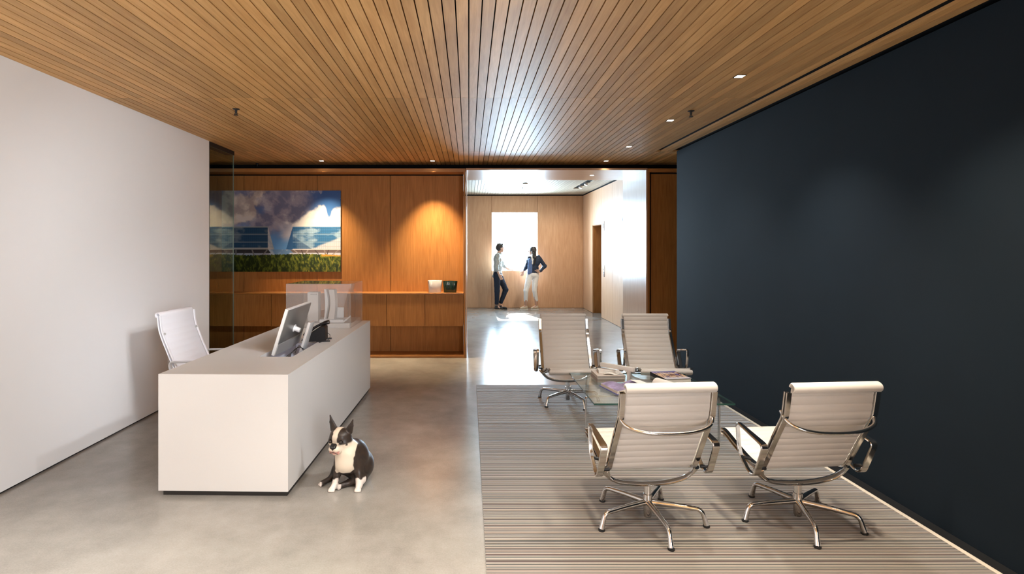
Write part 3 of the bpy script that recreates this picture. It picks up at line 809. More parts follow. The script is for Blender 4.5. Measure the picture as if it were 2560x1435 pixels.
# task chair behind the desk (faces +x)
def make_task_chair():
    c = thing('office_chair', 'bright white high-backed ribbed office chair behind the reception desk', 'chair', (-2.295, 4.935, 0), -PI / 2 - math.radians(3))
    seat_p = [(0.255, 0.485), (0.20, 0.487), (0.08, 0.470), (-0.03, 0.462), (-0.085, 0.478)]
    back_p = [(-0.085, 0.478), (-0.125, 0.54), (-0.172, 0.64), (-0.215, 0.74), (-0.255, 0.84), (-0.275, 0.91), (-0.285, 1.010)]
    whole = prof_curve(seat_p[:-1] + back_p, 6)
    k = (len(seat_p) - 1) * 6
    W = 0.50
    seat_full = arc2((0.255, 0.467), 0.018, -170, 80, 12) + [p for p in whole[:k + 1] if p[0] < 0.245]
    back_full = [p for p in whole[k:] if p[1] < 1.008] + arc2((-0.306, 1.012), 0.021, 8, 250, 14)
    ribbed_pad(seat_full, W).build('seat', M_LEATHER_W, c)
    ribbed_pad(back_full, W, pitch=0.058).build('backrest', M_LEATHER_W, c)
    line = [p for p in whole if p[0] < 0.255]
    for sx in (-1, 1):
        r = MB()
        for off, th_ in ((0.0105, 0.008), (-0.0105, 0.010)):
            r.sweep([(sx * (W / 2 + 0.011), a, b) for a, b in offset_profile(line, off)], 0, rect=(0.024, th_), up=(1, 0, 0))
        r.build('side_rail', M_LEATHER_W, c)
        x = sx * 0.292
        loop = round_poly([(x, -0.185, 0.632), (x, 0.175, 0.640), (x, 0.13, 0.47), (x, -0.07, 0.462), (x, -0.165, 0.54)], [0.05, 0.05, 0.04, 0.04, 0.05], 6)
        arm = MB().sweep(loop, 0.0095, seg=8, closed=True).build('armrest', M_GREYMETAL, c)
        MB().sweep([(sx * 0.262, -0.05, 0.466), (sx * 0.295, -0.05, 0.466)], 0.009, seg=8).build('arm_bolt', M_GREYMETAL, arm)
    MB().sweep(smooth_curve([(-0.252, -0.24, 0.86), (-0.2, -0.30, 0.82), (0, -0.325, 0.80), (0.2, -0.30, 0.82), (0.252, -0.24, 0.86)], 6), 0.0105, seg=8).build('back_brace', M_GREYMETAL, c)
    MB().sweep(smooth_curve([(-0.268, -0.04, 0.452), (-0.2, -0.015, 0.40), (0, 0, 0.385), (0.2, -0.015, 0.40), (0.268, -0.04, 0.452)], 6), 0.016, seg=10, squash=(0.75, 1.7)).build('spreader', M_GREYMETAL, c)
    MB().lathe([(0.02, 0.12), (0.02, 0.24), (0.028, 0.245), (0.028, 0.37), (0.035, 0.39)], 16).build('column', M_GREYMETAL, c)
    for q in range(5):
        a = math.radians(18 + 72 * q); d = Vector((math.cos(a), math.sin(a), 0))
        leg = MB().sweep([d * 0.015 + Vector((0, 0, 0.125)), d * 0.15 + Vector((0, 0, 0.11)), d * 0.285 + Vector((0, 0, 0.09))], [0.018, 0.015, 0.013], seg=8).build('leg', M_GREYMETAL, c)
        Mx = Matrix.Translation(d * 0.285 + Vector((0, 0, 0.028))) @ Matrix.Rotation(a + PI / 2, 4, 'Z') @ Matrix.Rotation(PI / 2, 4, 'Y')
        MB().lathe([(0.024, -0.016), (0.028, -0.010), (0.028, 0.010), (0.024, 0.016)], 14, M=Mx).sweep([d * 0.285 + Vector((0, 0, 0.05)), d * 0.285 + Vector((0, 0, 0.09))], 0.008, seg=8).build('caster', M_RUBBER, leg)
    return c
make_task_chair()

# ------------------------------------------------------------------ rug
rug = MB().bbox(0.086, 2.545, 1.55, 6.43, 0.0005, 0.010, 0.003)
rugo = thing('area_rug', 'finely striped flat-woven rug under the lounge chairs', 'rug', (0, 0, 0))
rug.build('weave', M_RUG, rugo)
MB().bbox(2.546, 2.574, 1.55, 6.43, 0.0005, 0.011, 0.003).build('binding', M_RUGEDGE, rugo)

# ------------------------------------------------------------------ glass table
TX0, TX1, TY0, TY1, TZ = 0.950, 2.020, 4.245, 5.290, 0.402
tb = thing('glass_coffee_table', 'low square glass coffee table between the white lounge chairs', 'table', (0, 0, 0.0105))
gt = MB()
b = TZ - 0.0105
gt.box(TX0, TX1, TY0, TY1, b - 0.014, b)
g = gt.mesh('table_top')
g.materials.append(M_GLASS); g.materials.append(M_GEDGE)
for p in g.polygons:
    p.material_index = 0 if abs(p.normal.z) > 0.5 else 1
put('table_top', g, None, tb)
fr_ = round_poly([(0.946, 4.53, 0.0), (0.946, 4.53, b - 0.021), (2.024 - 0.0, 4.53, b - 0.021), (2.024, 4.53, 0.0)], 0.03, 5, closed=False)
MB().sweep(fr_, 0, rect=(0.034, 0.010), up=(0, 1, 0)).build('strap_leg', M_CHROME, tb)
fr2 = round_poly([(1.485, 4.55, b - 0.021), (1.485, 5.20, b - 0.021), (1.485, 5.20, 0.0)], 0.03, 5, closed=False)
MB().sweep(fr2, 0, rect=(0.034, 0.010), up=(1, 0, 0)).build('strap_leg', M_CHROME, tb)
TT = TZ + 0.0005       # table surface

def closed_book(name, label, loc, rotz, w, d, h, cover, pages=None, parts=None, group=None):
    t = thing(name, label, 'book', loc, rotz, group)
    c = 0.003
    MB().box(-w / 2, w / 2, -d / 2, d / 2, 0, c).box(-w / 2, w / 2, -d / 2, d / 2, h - c, h).box(-w / 2, -w / 2 + c, -d / 2, d / 2, c, h - c).build('cover', cover, t)
    MB().box(-w / 2 + c + 0.0003, w / 2 - 0.005, -d / 2 + 0.004, d / 2 - 0.004, c + 0.0003, h - c - 0.0003).build('pages', pages or M_PAPER, t)
    return t
M_TAUPE = mat('taupe_cloth_cover', (0.40, 0.33, 0.29), 0.6)
M_EDGE = mat('grey_page_edge', (0.34, 0.32, 0.29), 0.7)
GB = 'books on the glass table'
closed_book('book', 'taupe hardback book at the bottom of the stack on the glass table', (1.250, 5.035, TT), math.radians(2), 0.25, 0.235, 0.0275, M_TAUPE, M_EDGE, group=GB)
closed_book('book', 'pale taupe hardback book on top of the stack on the glass table', (1.252, 5.030, TT + 0.028), math.radians(1), 0.25, 0.235, 0.0275, mat('pale_taupe_cover', (0.62, 0.55, 0.49), 0.6), M_EDGE, group=GB)
closed_book('booklet', 'small white paperback lying on the taupe book stack', (1.245, 5.065, TT + 0.056), math.radians(-4), 0.155, 0.10, 0.026, mat('white_cover', (0.74, 0.70, 0.65), 0.6))
# folded paper slip
sl = MB()
vs = []
for k in range(9):
    t = k / 8
    z = 0.001 + 0.010 * abs(math.sin(PI * t * 1.3))
    for w_ in (-0.03, 0.03):
        for dz in (0, 0.0009):
            vs.append((-0.065 + 0.13 * t, w_ + 0.012 * t, z + dz))
fs = []
for k in range(8):
    a, c_ = 4 * k, 4 * k + 4
    fs += [(a, a + 2, c_ + 2, c_), (a + 1, c_ + 1, c_ + 3, a + 3), (a, c_, c_ + 1, a + 1), (a + 2, a + 3, c_ + 3, c_ + 2)]
fs += [(0, 1, 3, 2), (32, 34, 35, 33)]
sl.raw(vs, fs, smooth=True)
tag(sl.build('paper_slip', M_PAPER, None, (1.262, 4.965, TT + 0.0562), (0, 0, math.radians(-20))), 'folded cream paper slip on the taupe book stack', 'paper')

# slim white bar-shaped building model on a thin upright
bar = thing('bar_model', 'slim white bar-shaped architectural model raised on a thin upright on the glass table', 'model', (1.335, 4.985, TT), math.radians(-46))  # spans over the book stack
MB().bbox(-0.185, 0.150, -0.016, 0.016, 0.098, 0.134, 0.0015).build('bar', mat('white_card', (0.74, 0.71, 0.67), 0.55), bar)
MB().bbox(0.088, 0.112, -0.012, 0.012, 0.004, 0.0975, 0.001).build('upright', bpy.data.materials['white_card'], bar)
MB().bbox(0.065, 0.135, -0.035, 0.035, 0.0, 0.004, 0.001).build('foot', bpy.data.materials['white_card'], bar)

# open blue book, pages fanned
ob = thing('open_book', 'open picture book with a blue cover and purple pages on the glass table', 'book', (1.345, 4.685, TT), math.radians(14))
M_BLUE = mat('blue_cover', (0.10, 0.11, 0.42), 0.45)
MB().box(-0.20, 0.0, -0.15, 0.15, 0, 0.003).box(0.002, 0.20, -0.15, 0.15, 0, 0.003).build('cover', M_BLUE, ob)
for sx in (-1, 1):
    prof = [(0.004 * sx, 0.0035), (0.193 * sx, 0.0035)] + [(sx * (0.188 - 0.184 * t), 0.022 + 0.020 * math.sin(PI * min(1, t * 1.15)) * (0.6 + 0.4 * t) - 0.012 * (t ** 3)) for t in [k / 10 for k in range(11)]]
    MB().prism(prof, -0.143, 0.143, 'y').build('page_block', mat('page_edge_cream', (0.66, 0.60, 0.53), 0.7) if sx < 0 else bpy.data.materials['page_edge_cream'], ob)
    top = [(sx * (0.186 - 0.182 * t), 0.0226 + 0.020 * math.sin(PI * min(1, t * 1.15)) * (0.6 + 0.4 * t) - 0.012 * (t ** 3)) for t in [k / 10 for k in range(11)]]
    vs = [(x, y, z) for x, z in top for y in (-0.14, 0.14)] + [(x, y, z + 0.0008) for x, z in top for y in (-0.14, 0.14)]
    fs = []
    for k in range(10):
        a = 2 * k; u = 22 + 2 * k
        fs += [(a, a + 2, a + 3, a + 1), (u, u + 1, u + 3, u + 2), (a, u, u + 2, a + 2), (a + 1, a + 3, u + 3, u + 1)]
    fs += [(0, 1, 23, 22), (20, 42, 43, 21)]
    pgm = mat('printed_page', (0.30, 0.24, 0.40), 0.5, noise=0.55, nscale=14) if sx < 0 else bpy.data.materials['printed_page']
    MB().raw(vs, fs, smooth=True).build('page', pgm, ob)
    MB().box(-0.05, 0.05, -0.10, 0.10, 0, 0.0006, M=Matrix.Translation((sx * 0.11, 0.0, 0.0445)) @ Matrix.Rotation(sx * 0.10, 4, 'Y')).build('white_panel', M_PAPER, ob) if sx > 0 else None

# curled magazine
cm = thing('curled_magazine', 'magazine with curled white pages standing up on the glass table', 'magazine', (1.67, 4.70, TT), math.radians(24))
sec = [(0.055 * math.cos(math.radians(a)) * 1.0, 0.004 + 0.058 * max(0, math.sin(math.radians(a)))) for a in range(0, 181, 12)]
outer = sec; inner = [(x * 0.93, 0.004 + (z - 0.004) * 0.93) for x, z in sec][::-1]
MB().prism(outer + inner, -0.13, 0.13, 'y', smooth=True).build('curled_page', mat('white_page', (0.78, 0.74, 0.69), 0.55), cm)
MB().box(-0.06, 0.16, -0.14, 0.14, 0, 0.0035).build('pages', mat('dark_print', (0.07, 0.075, 0.11), 0.35, noise=0.3, nscale=9), cm)
MB().box(0.075, 0.15, -0.135, 0.135, 0.0037, 0.006).build('facing_page', M_PAPER, cm)

# picture book with a colourful jacket
cb = closed_book('picture_book', 'thick picture book with a colourful city photograph on its jacket', (1.815, 5.045, TT), math.radians(8), 0.24, 0.30, 0.034, mat('black_binding', (0.02, 0.02, 0.025), 0.4), None)
def jacket():
    m, nt, b = new_mat('jacket_print'); N = nt.nodes; L = nt.links
    tc = N.new('ShaderNodeTexCoord'); mp = N.new('ShaderNodeMapping'); mp.inputs['Scale'].default_value = (40, 9, 1)
    L.new(tc.outputs['Object'], mp.inputs['Vector'])
    n = N.new('ShaderNodeTexVoronoi'); n.inputs['Scale'].default_value = 1.6; L.new(mp.outputs[0], n.inputs['Vector'])
    sx = N.new('ShaderNodeSeparateXYZ'); L.new(tc.outputs['Object'], sx.inputs[0])
    rp = N.new('ShaderNodeValToRGB'); els = rp.color_ramp.elements
    els[0].color = (0.55, 0.24, 0.10, 1); els[1].color = (0.10, 0.12, 0.34, 1)
    e = els.new(0.35); e.color = (0.75, 0.55, 0.36, 1); e = els.new(0.6); e.color = (0.16, 0.07, 0.05, 1)
    L.new(n.outputs['Distance'], rp.inputs['Fac'])
    mr = N.new('ShaderNodeMapRange'); mr.inputs['From Min'].default_value = -0.06; mr.inputs['From Max'].default_value = -0.14
    L.new(sx.outputs['Y'], mr.inputs['Value'])
    mr2 = N.new('ShaderNodeMapRange'); mr2.inputs['From Min'].default_value = 0.07; mr2.inputs['From Max'].default_value = 0.12
    L.new(sx.outputs['Y'], mr2.inputs['Value'])
    mx = N.new('ShaderNodeMix'); mx.data_type = 'RGBA'; mx.inputs[7].default_value = (0.70, 0.70, 0.78, 1)
    L.new(mr.outputs[0], mx.inputs[0]); L.new(rp.outputs['Color'], mx.inputs[6])
    mx2 = N.new('ShaderNodeMix'); mx2.data_type = 'RGBA'; mx2.inputs[7].default_value = (0.14, 0.15, 0.40, 1)
    L.new(mr2.outputs[0], mx2.inputs[0]); L.new(mx.outputs[2], mx2.inputs[6])
    L.new(mx2.outputs[2], b.inputs['Base Color']); b.inputs['Roughness'].default_value = 0.25
    return m
MB().box(-0.119, 0.119, -0.149, 0.149, 0.0342, 0.0350).build('jacket', jacket(), cb)
# jacket title: small white capitals, unreadable in the photograph
lt = MB()
for k in range(11):
    lt.box(-0.06 + 0.0135 * k, -0.052 + 0.0135 * k, 0.045, 0.062, 0.0351, 0.0354)
lt.build('title_lettering', mat('white_print', (0.85, 0.85, 0.85), 0.4), cb)

# ------------------------------------------------------------------ wall cabinets, ledge, vases
cx = [-0.0775 - 0.5525 * k for k in range(10)]
CAB = ['oak wall cabinet under the ledge, directly below the two vases beside the lobby opening',
       'oak wall cabinet, second from the lobby opening, just right of the desk end',
       'oak wall cabinet, third from the lobby opening, partly behind the acrylic case',
       'oak wall cabinet seen through the acrylic display case',
       'oak wall cabinet behind the left half of the acrylic case and the monitor',
       'oak wall cabinet fully in view between the glass partition and the acrylic case',
       'oak wall cabinet seen through the glass partition',
       'oak wall cabinet hidden behind the end of the white wall']
cab_body = MB().box(-0.2755, 0.2755, 8.07, YB - 0.003, 0.459, 0.914).mesh('body'); cab_body.materials.append(M_PANEL)
cab_door = MB().box(-0.2725, 0.2725, 8.051, 8.069, 0.457, 0.912).mesh('door'); cab_door.materials.append(M_PANEL)
for k in range(8):
    t = thing('wall_cabinet', CAB[k], 'cabinet', ((cx[k] + cx[k + 1]) / 2, 0, 0), 0, 'row of oak wall cabinets')
    put('body', cab_body, None, t); put('door', cab_door, None, t)
tag(MB().bbox(-5.19, -0.0775, 8.042, YB - 0.0025, 0.9145, 0.930, 0.0015).build('wall_ledge', M_PANELX), 'long slim oak ledge on top of the wall cabinets', 'shelf')

def wavy_vase(name, label, x, y, r, h, m, flare, ph0, inner=None):
    seg = 48
    def rad(a): return 1 + 0.17 * math.sin(2 * a + ph0) + 0.13 * math.sin(3 * a + 1.1 + ph0) + 0.05 * math.sin(5 * a)
    prof = [(0.80, 0.0), (0.84, 0.004), (0.90, h * 0.5), (1.0, h - 0.002), (0.985, h), (0.955, h - 0.004), (0.85, h * 0.5), (0.78, 0.014)]
    vs, fs = [], []
    for s, z in prof:
        for k in range(seg):
            a = 2 * PI * k / seg
            vs.append((r * s * rad(a) * math.cos(a), r * s * rad(a) * math.sin(a) * 0.72, z))
    for i in range(len(prof) - 1):
        for k in range(seg):
            k2 = (k + 1) % seg
            fs.append((i * seg + k, i * seg + k2, (i + 1) * seg + k2, (i + 1) * seg + k))
    fs.append(tuple(range(seg))[::-1]); fs.append(tuple((len(prof) - 1) * seg + k for k in range(seg)))
    o = MB().raw(vs, fs, smooth=True).build(name, m, None, (x, y, 0.9305))
    return tag(o, label, 'vase', 'vases on the oak ledge')
M_VW = mat('opal_white_glass', (0.86, 0.84, 0.82), 0.12, spec=0.6)
m_, nt_, b_ = new_mat('dark_green_glass')
b_.inputs['Base Color'].default_value = (0.012, 0.045, 0.033, 1); b_.inputs['Roughness'].default_value = 0.06; b_.inputs['Transmission Weight'].default_value = 0.35
wavy_vase('glass_vase', 'wavy white glass vase on the oak ledge', -0.505, 8.19, 0.095, 0.175, M_VW, 1, 0.5)
wavy_vase('glass_vase', 'wavy dark green glass vase on the oak ledge', -0.272, 8.19, 0.095, 0.168, m_, 1, 2.2)

# ------------------------------------------------------------------ glass partition at the end of the white wall
gp = thing('glass_partition', 'narrow full-height glass partition at the end of the white wall', 'glass partition', (XL - 0.012, 0, 0))
pa = MB().box(-0.006, 0.006, 6.49, 7.165, 0.012, ZC - 0.052).mesh('pane')
pa.materials.append(M_GLASSP); pa.materials.append(M_GEDGE_P)
for p in pa.polygons: p.material_index = 0 if abs(p.normal.x) > 0.5 else 1
put('pane', pa, None, gp)
MB().box(-0.10, 0.010, 6.472, 7.17, ZC - 0.050, ZC - 0.002).build('head_channel', M_BLACKM, gp)
MB().box(-0.10, 0.010, 6.472, 6.489, 0.0, ZC - 0.051).build('wall_channel', M_BLACKM, gp)
MB().box(-0.015, 0.015, 6.49, 7.165, 0.0, 0.0115).build('floor_channel', M_BLACKM, gp)

# ------------------------------------------------------------------ lamps, sprinklers, lobby fittings
def slat_x(x):
    return (math.floor(x / PITCH) + 0.5) * PITCH
def downlight(label, x, y, energy, z=ZC, spot=True, size=1.8, rot=(0, 0, 0), color=WARM, group='square recessed downlights'):
    t = thing('downlight', label, 'ceiling light', (x, y, z), 0, group)
    s = 0.0285; e = 0.0335
    MB().box(-e, e, -e, -s, -0.004, -0.0006).box(-e, e, s, e, -0.004, -0.0006).box(-e, -s, -s, s, -0.004, -0.0006).box(s, e, -s, s, -0.004, -0.0006).build('trim_ring', M_BLACKM, t)
    MB().box(-s, s, -s, s, -0.0030, -0.0006).build('lens', M_LAMP, t)
    if energy:
        add_light('lamp_light', 'SPOT', (0, 0, -0.02), energy, color, rot=rot, parent=t, spot_size=size, spot_blend=1.0, shadow_soft_size=0.03)
    return t
X2 = slat_x(1.95)
downlight('square downlight over the glass table, the largest in the row along the dark wall', X2, 4.03, 140, color=NEUT)
downlight('square downlight next to the ceiling sprinkler nearest the dark wall', X2, 5.42, 55, color=NEUT)
downlight('square downlight third along the row by the dark wall, over the bare floor', X2, 6.82, 25)
downlight('square downlight at the far end of the row, above the lobby opening', X2, 7.95, 25)
downlight('square downlight above the wood wall, over the sky picture', slat_x(-2.12), 7.93, 240, rot=(math.radians(5), 0, 0), size=1.3, color=WASH)
downlight('square downlight above the wood wall, over the two vases', slat_x(-0.515), 7.93, 380, rot=(math.radians(5), 0, 0), size=1.3, color=WASH)
downlight('square downlight outside the view, above the near lounge chair', slat_x(1.95), 2.64, 185)
downlight('square downlight outside the view, above the rug edge', slat_x(0.75), 2.55, 140)
downlight('square downlight outside the view, over the near rug', slat_x(1.5), 1.35, 15)
downlight('square downlight outside the view, in front of the desk', slat_x(-1.55), 2.30, 45, color=NEUT, size=1.45)
downlight('square downlight outside the view, in front of the white wall', slat_x(-2.55), 1.95, 410, color=NEUT, size=1.25)
downlight('square downlight outside the view, over the near floor', slat_x(-0.45), 2.10, 310, color=NEUT, size=1.45)
def aim(p, q):
    return tuple((Vector(q) - Vector(p)).to_track_quat('-Z', 'Y').to_euler())
A1, A2, A3 = (slat_x(0.35), 2.62, ZC), (slat_x(-0.1), 1.30, ZC), (slat_x(1.15), 2.62, ZC)  # unseen lamps added to brighten the white wall and the desk side
for A, tgt, e, lab in ((A1, (-3.0, 5.2, 1.45), 255, 'added square fill light outside the view, aimed at the white wall behind the desk'), (A2, (-3.0, 3.3, 1.2), 105, 'added square fill light outside the view, aimed at the near white wall'),
                       (A3, (-1.35, 4.8, 0.6), 340, 'added square fill light outside the view, aimed at the long side of the desk')):
    t = downlight(lab, *A[:2], e, color=(0.96, 0.97, 1.0), size=0.92, rot=aim(A, tgt))
    for c in t.children:
        if c.type == 'LIGHT': c.data.shadow_soft_size = 0.10
downlight('tiny square downlight in the oak soffit of the lobby opening', 1.895, 8.615, 8, z=PZ)

def sprinkler(label, x, y, z=ZC, s=1.0):
    t = thing('sprinkler_head', label, 'sprinkler', (x, y, z), 0, 'ceiling sprinklers')
    MB().lathe([(0.030 * s, -0.0005), (0.030 * s, -0.004), (0.012 * s, -0.008), (0.010 * s, -0.022 * s), (0.008 * s, -0.040 * s)], 16).build('body', M_BLACKM, t)
    MB().lathe([(0.005 * s, -0.0405 * s), (0.005 * s, -0.052 * s), (0.019 * s, -0.053 * s), (0.019 * s, -0.056 * s)], 16).sweep([(-0.011 * s, 0, -0.038 * s), (-0.013 * s, 0, -0.047 * s), (0, 0, -0.055 * s)], 0.002, seg=6).sweep([(0.011 * s, 0, -0.038 * s), (0.013 * s, 0, -0.047 * s), (0, 0, -0.055 * s)], 0.002, seg=6).build('deflector', M_BLACKM, t)
    return t
sprinkler('small black sprinkler in the slat ceiling above the reception desk', -2.07, 4.98)
sprinkler('small black sprinkler in the slat ceiling beside the row of downlights', slat_x(1.966) + PITCH / 2 + 0.02, 5.05)
sprinkler('tiny black sprinkler close to the wood wall, above the sky picture', -3.09, 8.18, s=0.8)
sprinkler('tiny pale sprinkler in the lobby ceiling behind the smoke detector', 1.25, 13.0, LZ, 0.7)
tag(MB().lathe([(0.055, -0.0005), (0.055, -0.018), (0.047, -0.032), (0.02, -0.036)], 24).build('smoke_detector', mat('beige_plastic', (0.62, 0.55, 0.46), 0.5), None, (1.22, 12.1, LZ)), 'round smoke detector on the pale lobby ceiling', 'smoke detector')
for yy, lab in ((12.15, 'small white spotlight in the black lobby ceiling slot, nearer the opening'), (12.75, 'small white spotlight in the black lobby ceiling slot, nearer the window')):
    t = thing('track_spotlight', lab, 'spotlight', (2.555, yy, LZ), 0, 'spotlights in the lobby ceiling slot')
    Mx = Matrix.Rotation(math.radians(25), 4, 'Y')
    MB().lathe([(0.040, -0.045), (0.040, 0.018)], 18, M=Mx).build('can', mat('white_can', (0.8, 0.8, 0.8), 0.4) if yy < 12.5 else bpy.data.materials['white_can'], t)
    MB().lathe([(0.034, -0.047), (0.034, -0.0455)], 18, M=Mx).build('lens', M_LAMP, t)
    add_light('lamp_light', 'SPOT', (-0.03, 0.0, -0.06), 75, WARM, rot=aim((2.52, yy, LZ), (0.6 if yy < 12.5 else 2.3, 14.7, 1.2)), parent=t, spot_size=1.3, spot_blend=1.0, shadow_soft_size=0.03)

# lift indicators and call panel on the lobby side wall
for yy, lab in ((12.50, 'small white lift indicator with a black display beside the doorway'), (10.98, 'small white lift indicator with a black display nearer the portal')):
    t = thing('lift_indicator', lab, 'indicator', (LXR - 0.0005, yy, 2.07), 0, 'lift indicators')
    MB().bbox(-0.012, 0, -0.05, 0.05, -0.11, 0.11, 0.003).build('plate', mat('white_plate', (0.86, 0.87, 0.88), 0.35) if yy > 12 else bpy.data.materials['white_plate'], t)
    MB().box(-0.0135, -0.0122, -0.03, 0.03, -0.05, 0.06).build('display', mat('black_display', (0.01, 0.01, 0.012), 0.15) if yy > 12 else bpy.data.materials['black_display'], t)
t = thing('lift_call_panel', 'grey metal lift call panel beside the doorway', 'call panel', (LXR - 0.0005, 12.46, 1.07))
MB().bbox(-0.010, 0, -0.045, 0.045, -0.13, 0.13, 0.003).build('plate', M_STEEL, t)
for k in (-1, 1):
    MB().lathe([(0.016, 0), (0.016, 0.005)], 16, M=Matrix.Translation((-0.0102, 0, 0.035 * k)) @ Matrix.Rotation(-PI / 2, 4, 'Y')).build('button', mat('dark_button', (0.1, 0.1, 0.11), 0.3) if k < 0 else bpy.data.materials['dark_button'], t)

# ------------------------------------------------------------------ sky picture
def vnoise(x, y, seed):
    r = np.random.RandomState(seed); tab = r.rand(256, 256)
    xi = np.floor(x).astype(int); yi = np.floor(y).astype(int)
    fx = x - xi; fy = y - yi
    fx = fx * fx * (3 - 2 * fx); fy = fy * fy * (3 - 2 * fy)
    g = lambda a, b: tab[a % 256, b % 256]
    return (g(xi, yi) * (1 - fx) + g(xi + 1, yi) * fx) * (1 - fy) + (g(xi, yi + 1) * (1 - fx) + g(xi + 1, yi + 1) * fx) * fy
def fbm(x, y, seed, o=5):
    s = 0; a = 0.5; t = 0
    for k in range(o):
        s = s + a * vnoise(x * 2 ** k, y * 2 ** k, seed + k); t += a; a *= 0.55
    return s / t
def lin(c):
    c = np.asarray(c, float) / 255.0
    return np.where(c <= 0.04045, c / 12.92, ((c + 0.055) / 1.055) ** 2.4)
def mix(a, b, t):
    return a * (1 - t[..., None]) + b * t[..., None]
def sst(a, b, x):
    t = np.clip((x - a) / (b - a), 0, 1); return t * t * (3 - 2 * t)

def picture_colors(nx, ny):
    U, V = np.meshgrid(np.linspace(0, 1, nx), np.linspace(0, 1, ny), indexing='ij')      # V from the top
    asp = 1.46
    sky = mix(lin((46, 88, 150)) * np.ones(U.shape + (3,)), lin((104, 158, 214)), sst(0.0, 0.8, V))
    dx = fbm(U * asp * 5, V * 5, 11) - 0.5; dy = fbm(U * asp * 5 + 9, V * 5, 17) - 0.5
    f = fbm(U * asp * 4 + dx, V * 4 + dy, 3, 6)
    f2 = fbm(U * asp * 9 + dx, V * 9 + dy, 31, 5)
    # grey-violet cloud band across the top
    band = sst(0.52, 0.30, np.abs(V - (0.16 + 0.10 * (0.6 - U)) )) * sst(0.92, 0.62, U)
    g = sst(0.30, 0.56, f * 0.7 + band * 0.30 - 0.03)
    sky = mix(sky, mix(lin((112, 112, 138)) * np.ones_like(sky), lin((160, 152, 166)), sst(0.35, 0.65, f2)), g * band)
    # warm cloud on the left
    c1 = np.exp(-(((U - 0.16) / 0.21) ** 2 + ((V - 0.22) / 0.27) ** 2))
    m1 = sst(0.24, 0.36, c1 * 0.62 + (f - 0.5) * 0.75)
    sky = mix(sky, mix(lin((176, 158, 152)) * np.ones_like(sky), lin((222, 206, 192)), sst(0.35, 0.7, f2)), m1 * 0.92)
    # bright cumulus on the right: upper edge rises in humps
    edge = 0.40 - 0.20 * sst(0.52, 0.86, U) + 0.10 * np.exp(-((U - 0.905) / 0.025) ** 2) - 0.03 * np.exp(-((U - 0.86) / 0.02) ** 2) + 0.012 * np.sin(U * 23)
    m2 = sst(-0.02, 0.03, V - edge + (f2 - 0.5) * 0.10) * sst(0.49, 0.57, U + (f2 - 0.5) * 0.12) * sst(0.66, 0.50, V + (f - 0.5) * 0.2 + 0.35 * sst(0.60, 0.5, U) * 0)
    sky = mix(sky, mix(lin((196, 194, 204)) * np.ones_like(sky), lin((238, 233, 230)), sst(0.38, 0.62, f + 0.15 * (0.5 - V))), m2)
    m3 = sst(0.56, 0.64, f2 + 0.12 * np.exp(-((U - 0.63) / 0.08) ** 2 - ((V - 0.30) / 0.12) ** 2) - 0.06)
    sky = mix(sky, lin((206, 200, 204)) * np.ones_like(sky), m3 * 0.35 * sst(0.5, 0.3, V))
    C = sky
    one = np.ones_like(C)
    def quad(pts):
        ins = np.ones(U.shape, bool)
        n = len(pts); sgn = None
        for i in range(n):
            (x0, y0), (x1, y1) = pts[i], pts[(i + 1) % n]
            s = (x1 - x0) * (V - y0) - (y1 - y0) * (U - x0)
            ins &= s >= 0
        return ins
    def paint(mask, col):
        C[mask] = col[mask] if col.ndim == 3 else col
    # low link between the buildings
    paint((U > 0.38) & (U < 0.60) & (V > 0.728) & (V < 0.80), mix(lin((110, 146, 186)) * one, lin((170, 184, 200)), sst(0.45, 0.6, f2)))
    # facades
    refl = mix(lin((62, 118, 168)) * one, lin((160, 190, 214)), sst(0.42, 0.62, fbm(U * 7, V * 9, 77)))
    diag = sst(0.0, 0.03, V - (0.72 - 0.55 * (U - 0.72))) 
    refl = mix(refl, lin((212, 214, 222)) * one, diag * sst(0.35, 0.6, f2 + 0.1))
    tri = (V - 0.445) > 0.0
    shade = sst(0.02, 0.0, (U - 0.598) - (V - 0.57) * 1.0) * sst(0.56, 0.58, V)
    refl = mix(refl, lin((38, 84, 136)) * one, 0.7 * shade)
    grid = (np.abs((U * 62) % 1 - 0.5) > 0.40) | (np.abs((V * 32) % 1 - 0.5) > 0.42)
    refl = np.where(grid[..., None], refl * 0.72, refl)
    floors = (np.abs((V - 0.445) * 10.5 % 1 - 0.5) > 0.42)
    refl = np.where(floors[..., None], mix(refl, lin((150, 178, 200)) * one, np.full(U.shape, 0.5)), refl)
    paint((U > 0.598) & (V > 0.445) & (V < 0.723), refl)
    paint((U > 0.598) & (V > 0.440) & (V < 0.4475), lin((206, 210, 214)))
    paint((U > 0.590) & (V > 0.719) & (V < 0.729), lin((226, 222, 222)))
    paint(quad([(0.598, 0.445), (0.598, 0.728), (0.541, 0.728)]), lin((52, 98, 150)))
    lefc = mix(lin((42, 74, 104)) * one, lin((108, 120, 132)), sst(0.48, 0.66, fbm(U * 8, V * 8, 55)))
    lefc = np.where(grid[..., None], lefc * 0.75, lefc)
    lefc = np.where(floors[..., None], mix(lefc, lin((128, 138, 144)) * one, np.full(U.shape, 0.6)), lefc)
    paint((U < 0.388) & (V > 0.445) & (V < 0.723), lefc)
    paint((U < 0.388) & (V > 0.440) & (V < 0.456), lin((150, 152, 148)))
    paint((U < 0.400) & (V > 0.705) & (V < 0.727), lin((156, 156, 154)))
    paint(quad([(0.388, 0.445), (0.442, 0.728), (0.388, 0.728)]), mix(lin((150, 164, 178)) * one, lin((196, 190, 186)), sst(0.4, 0.6, f2)))
    # undersides and bright gap below
    paint((U > 0.57) & (V > 0.765) & (V < 0.80), lin((206, 208, 222)))
    paint((U < 0.40) & (V > 0.765) & (V < 0.80), lin((150, 156, 170)))
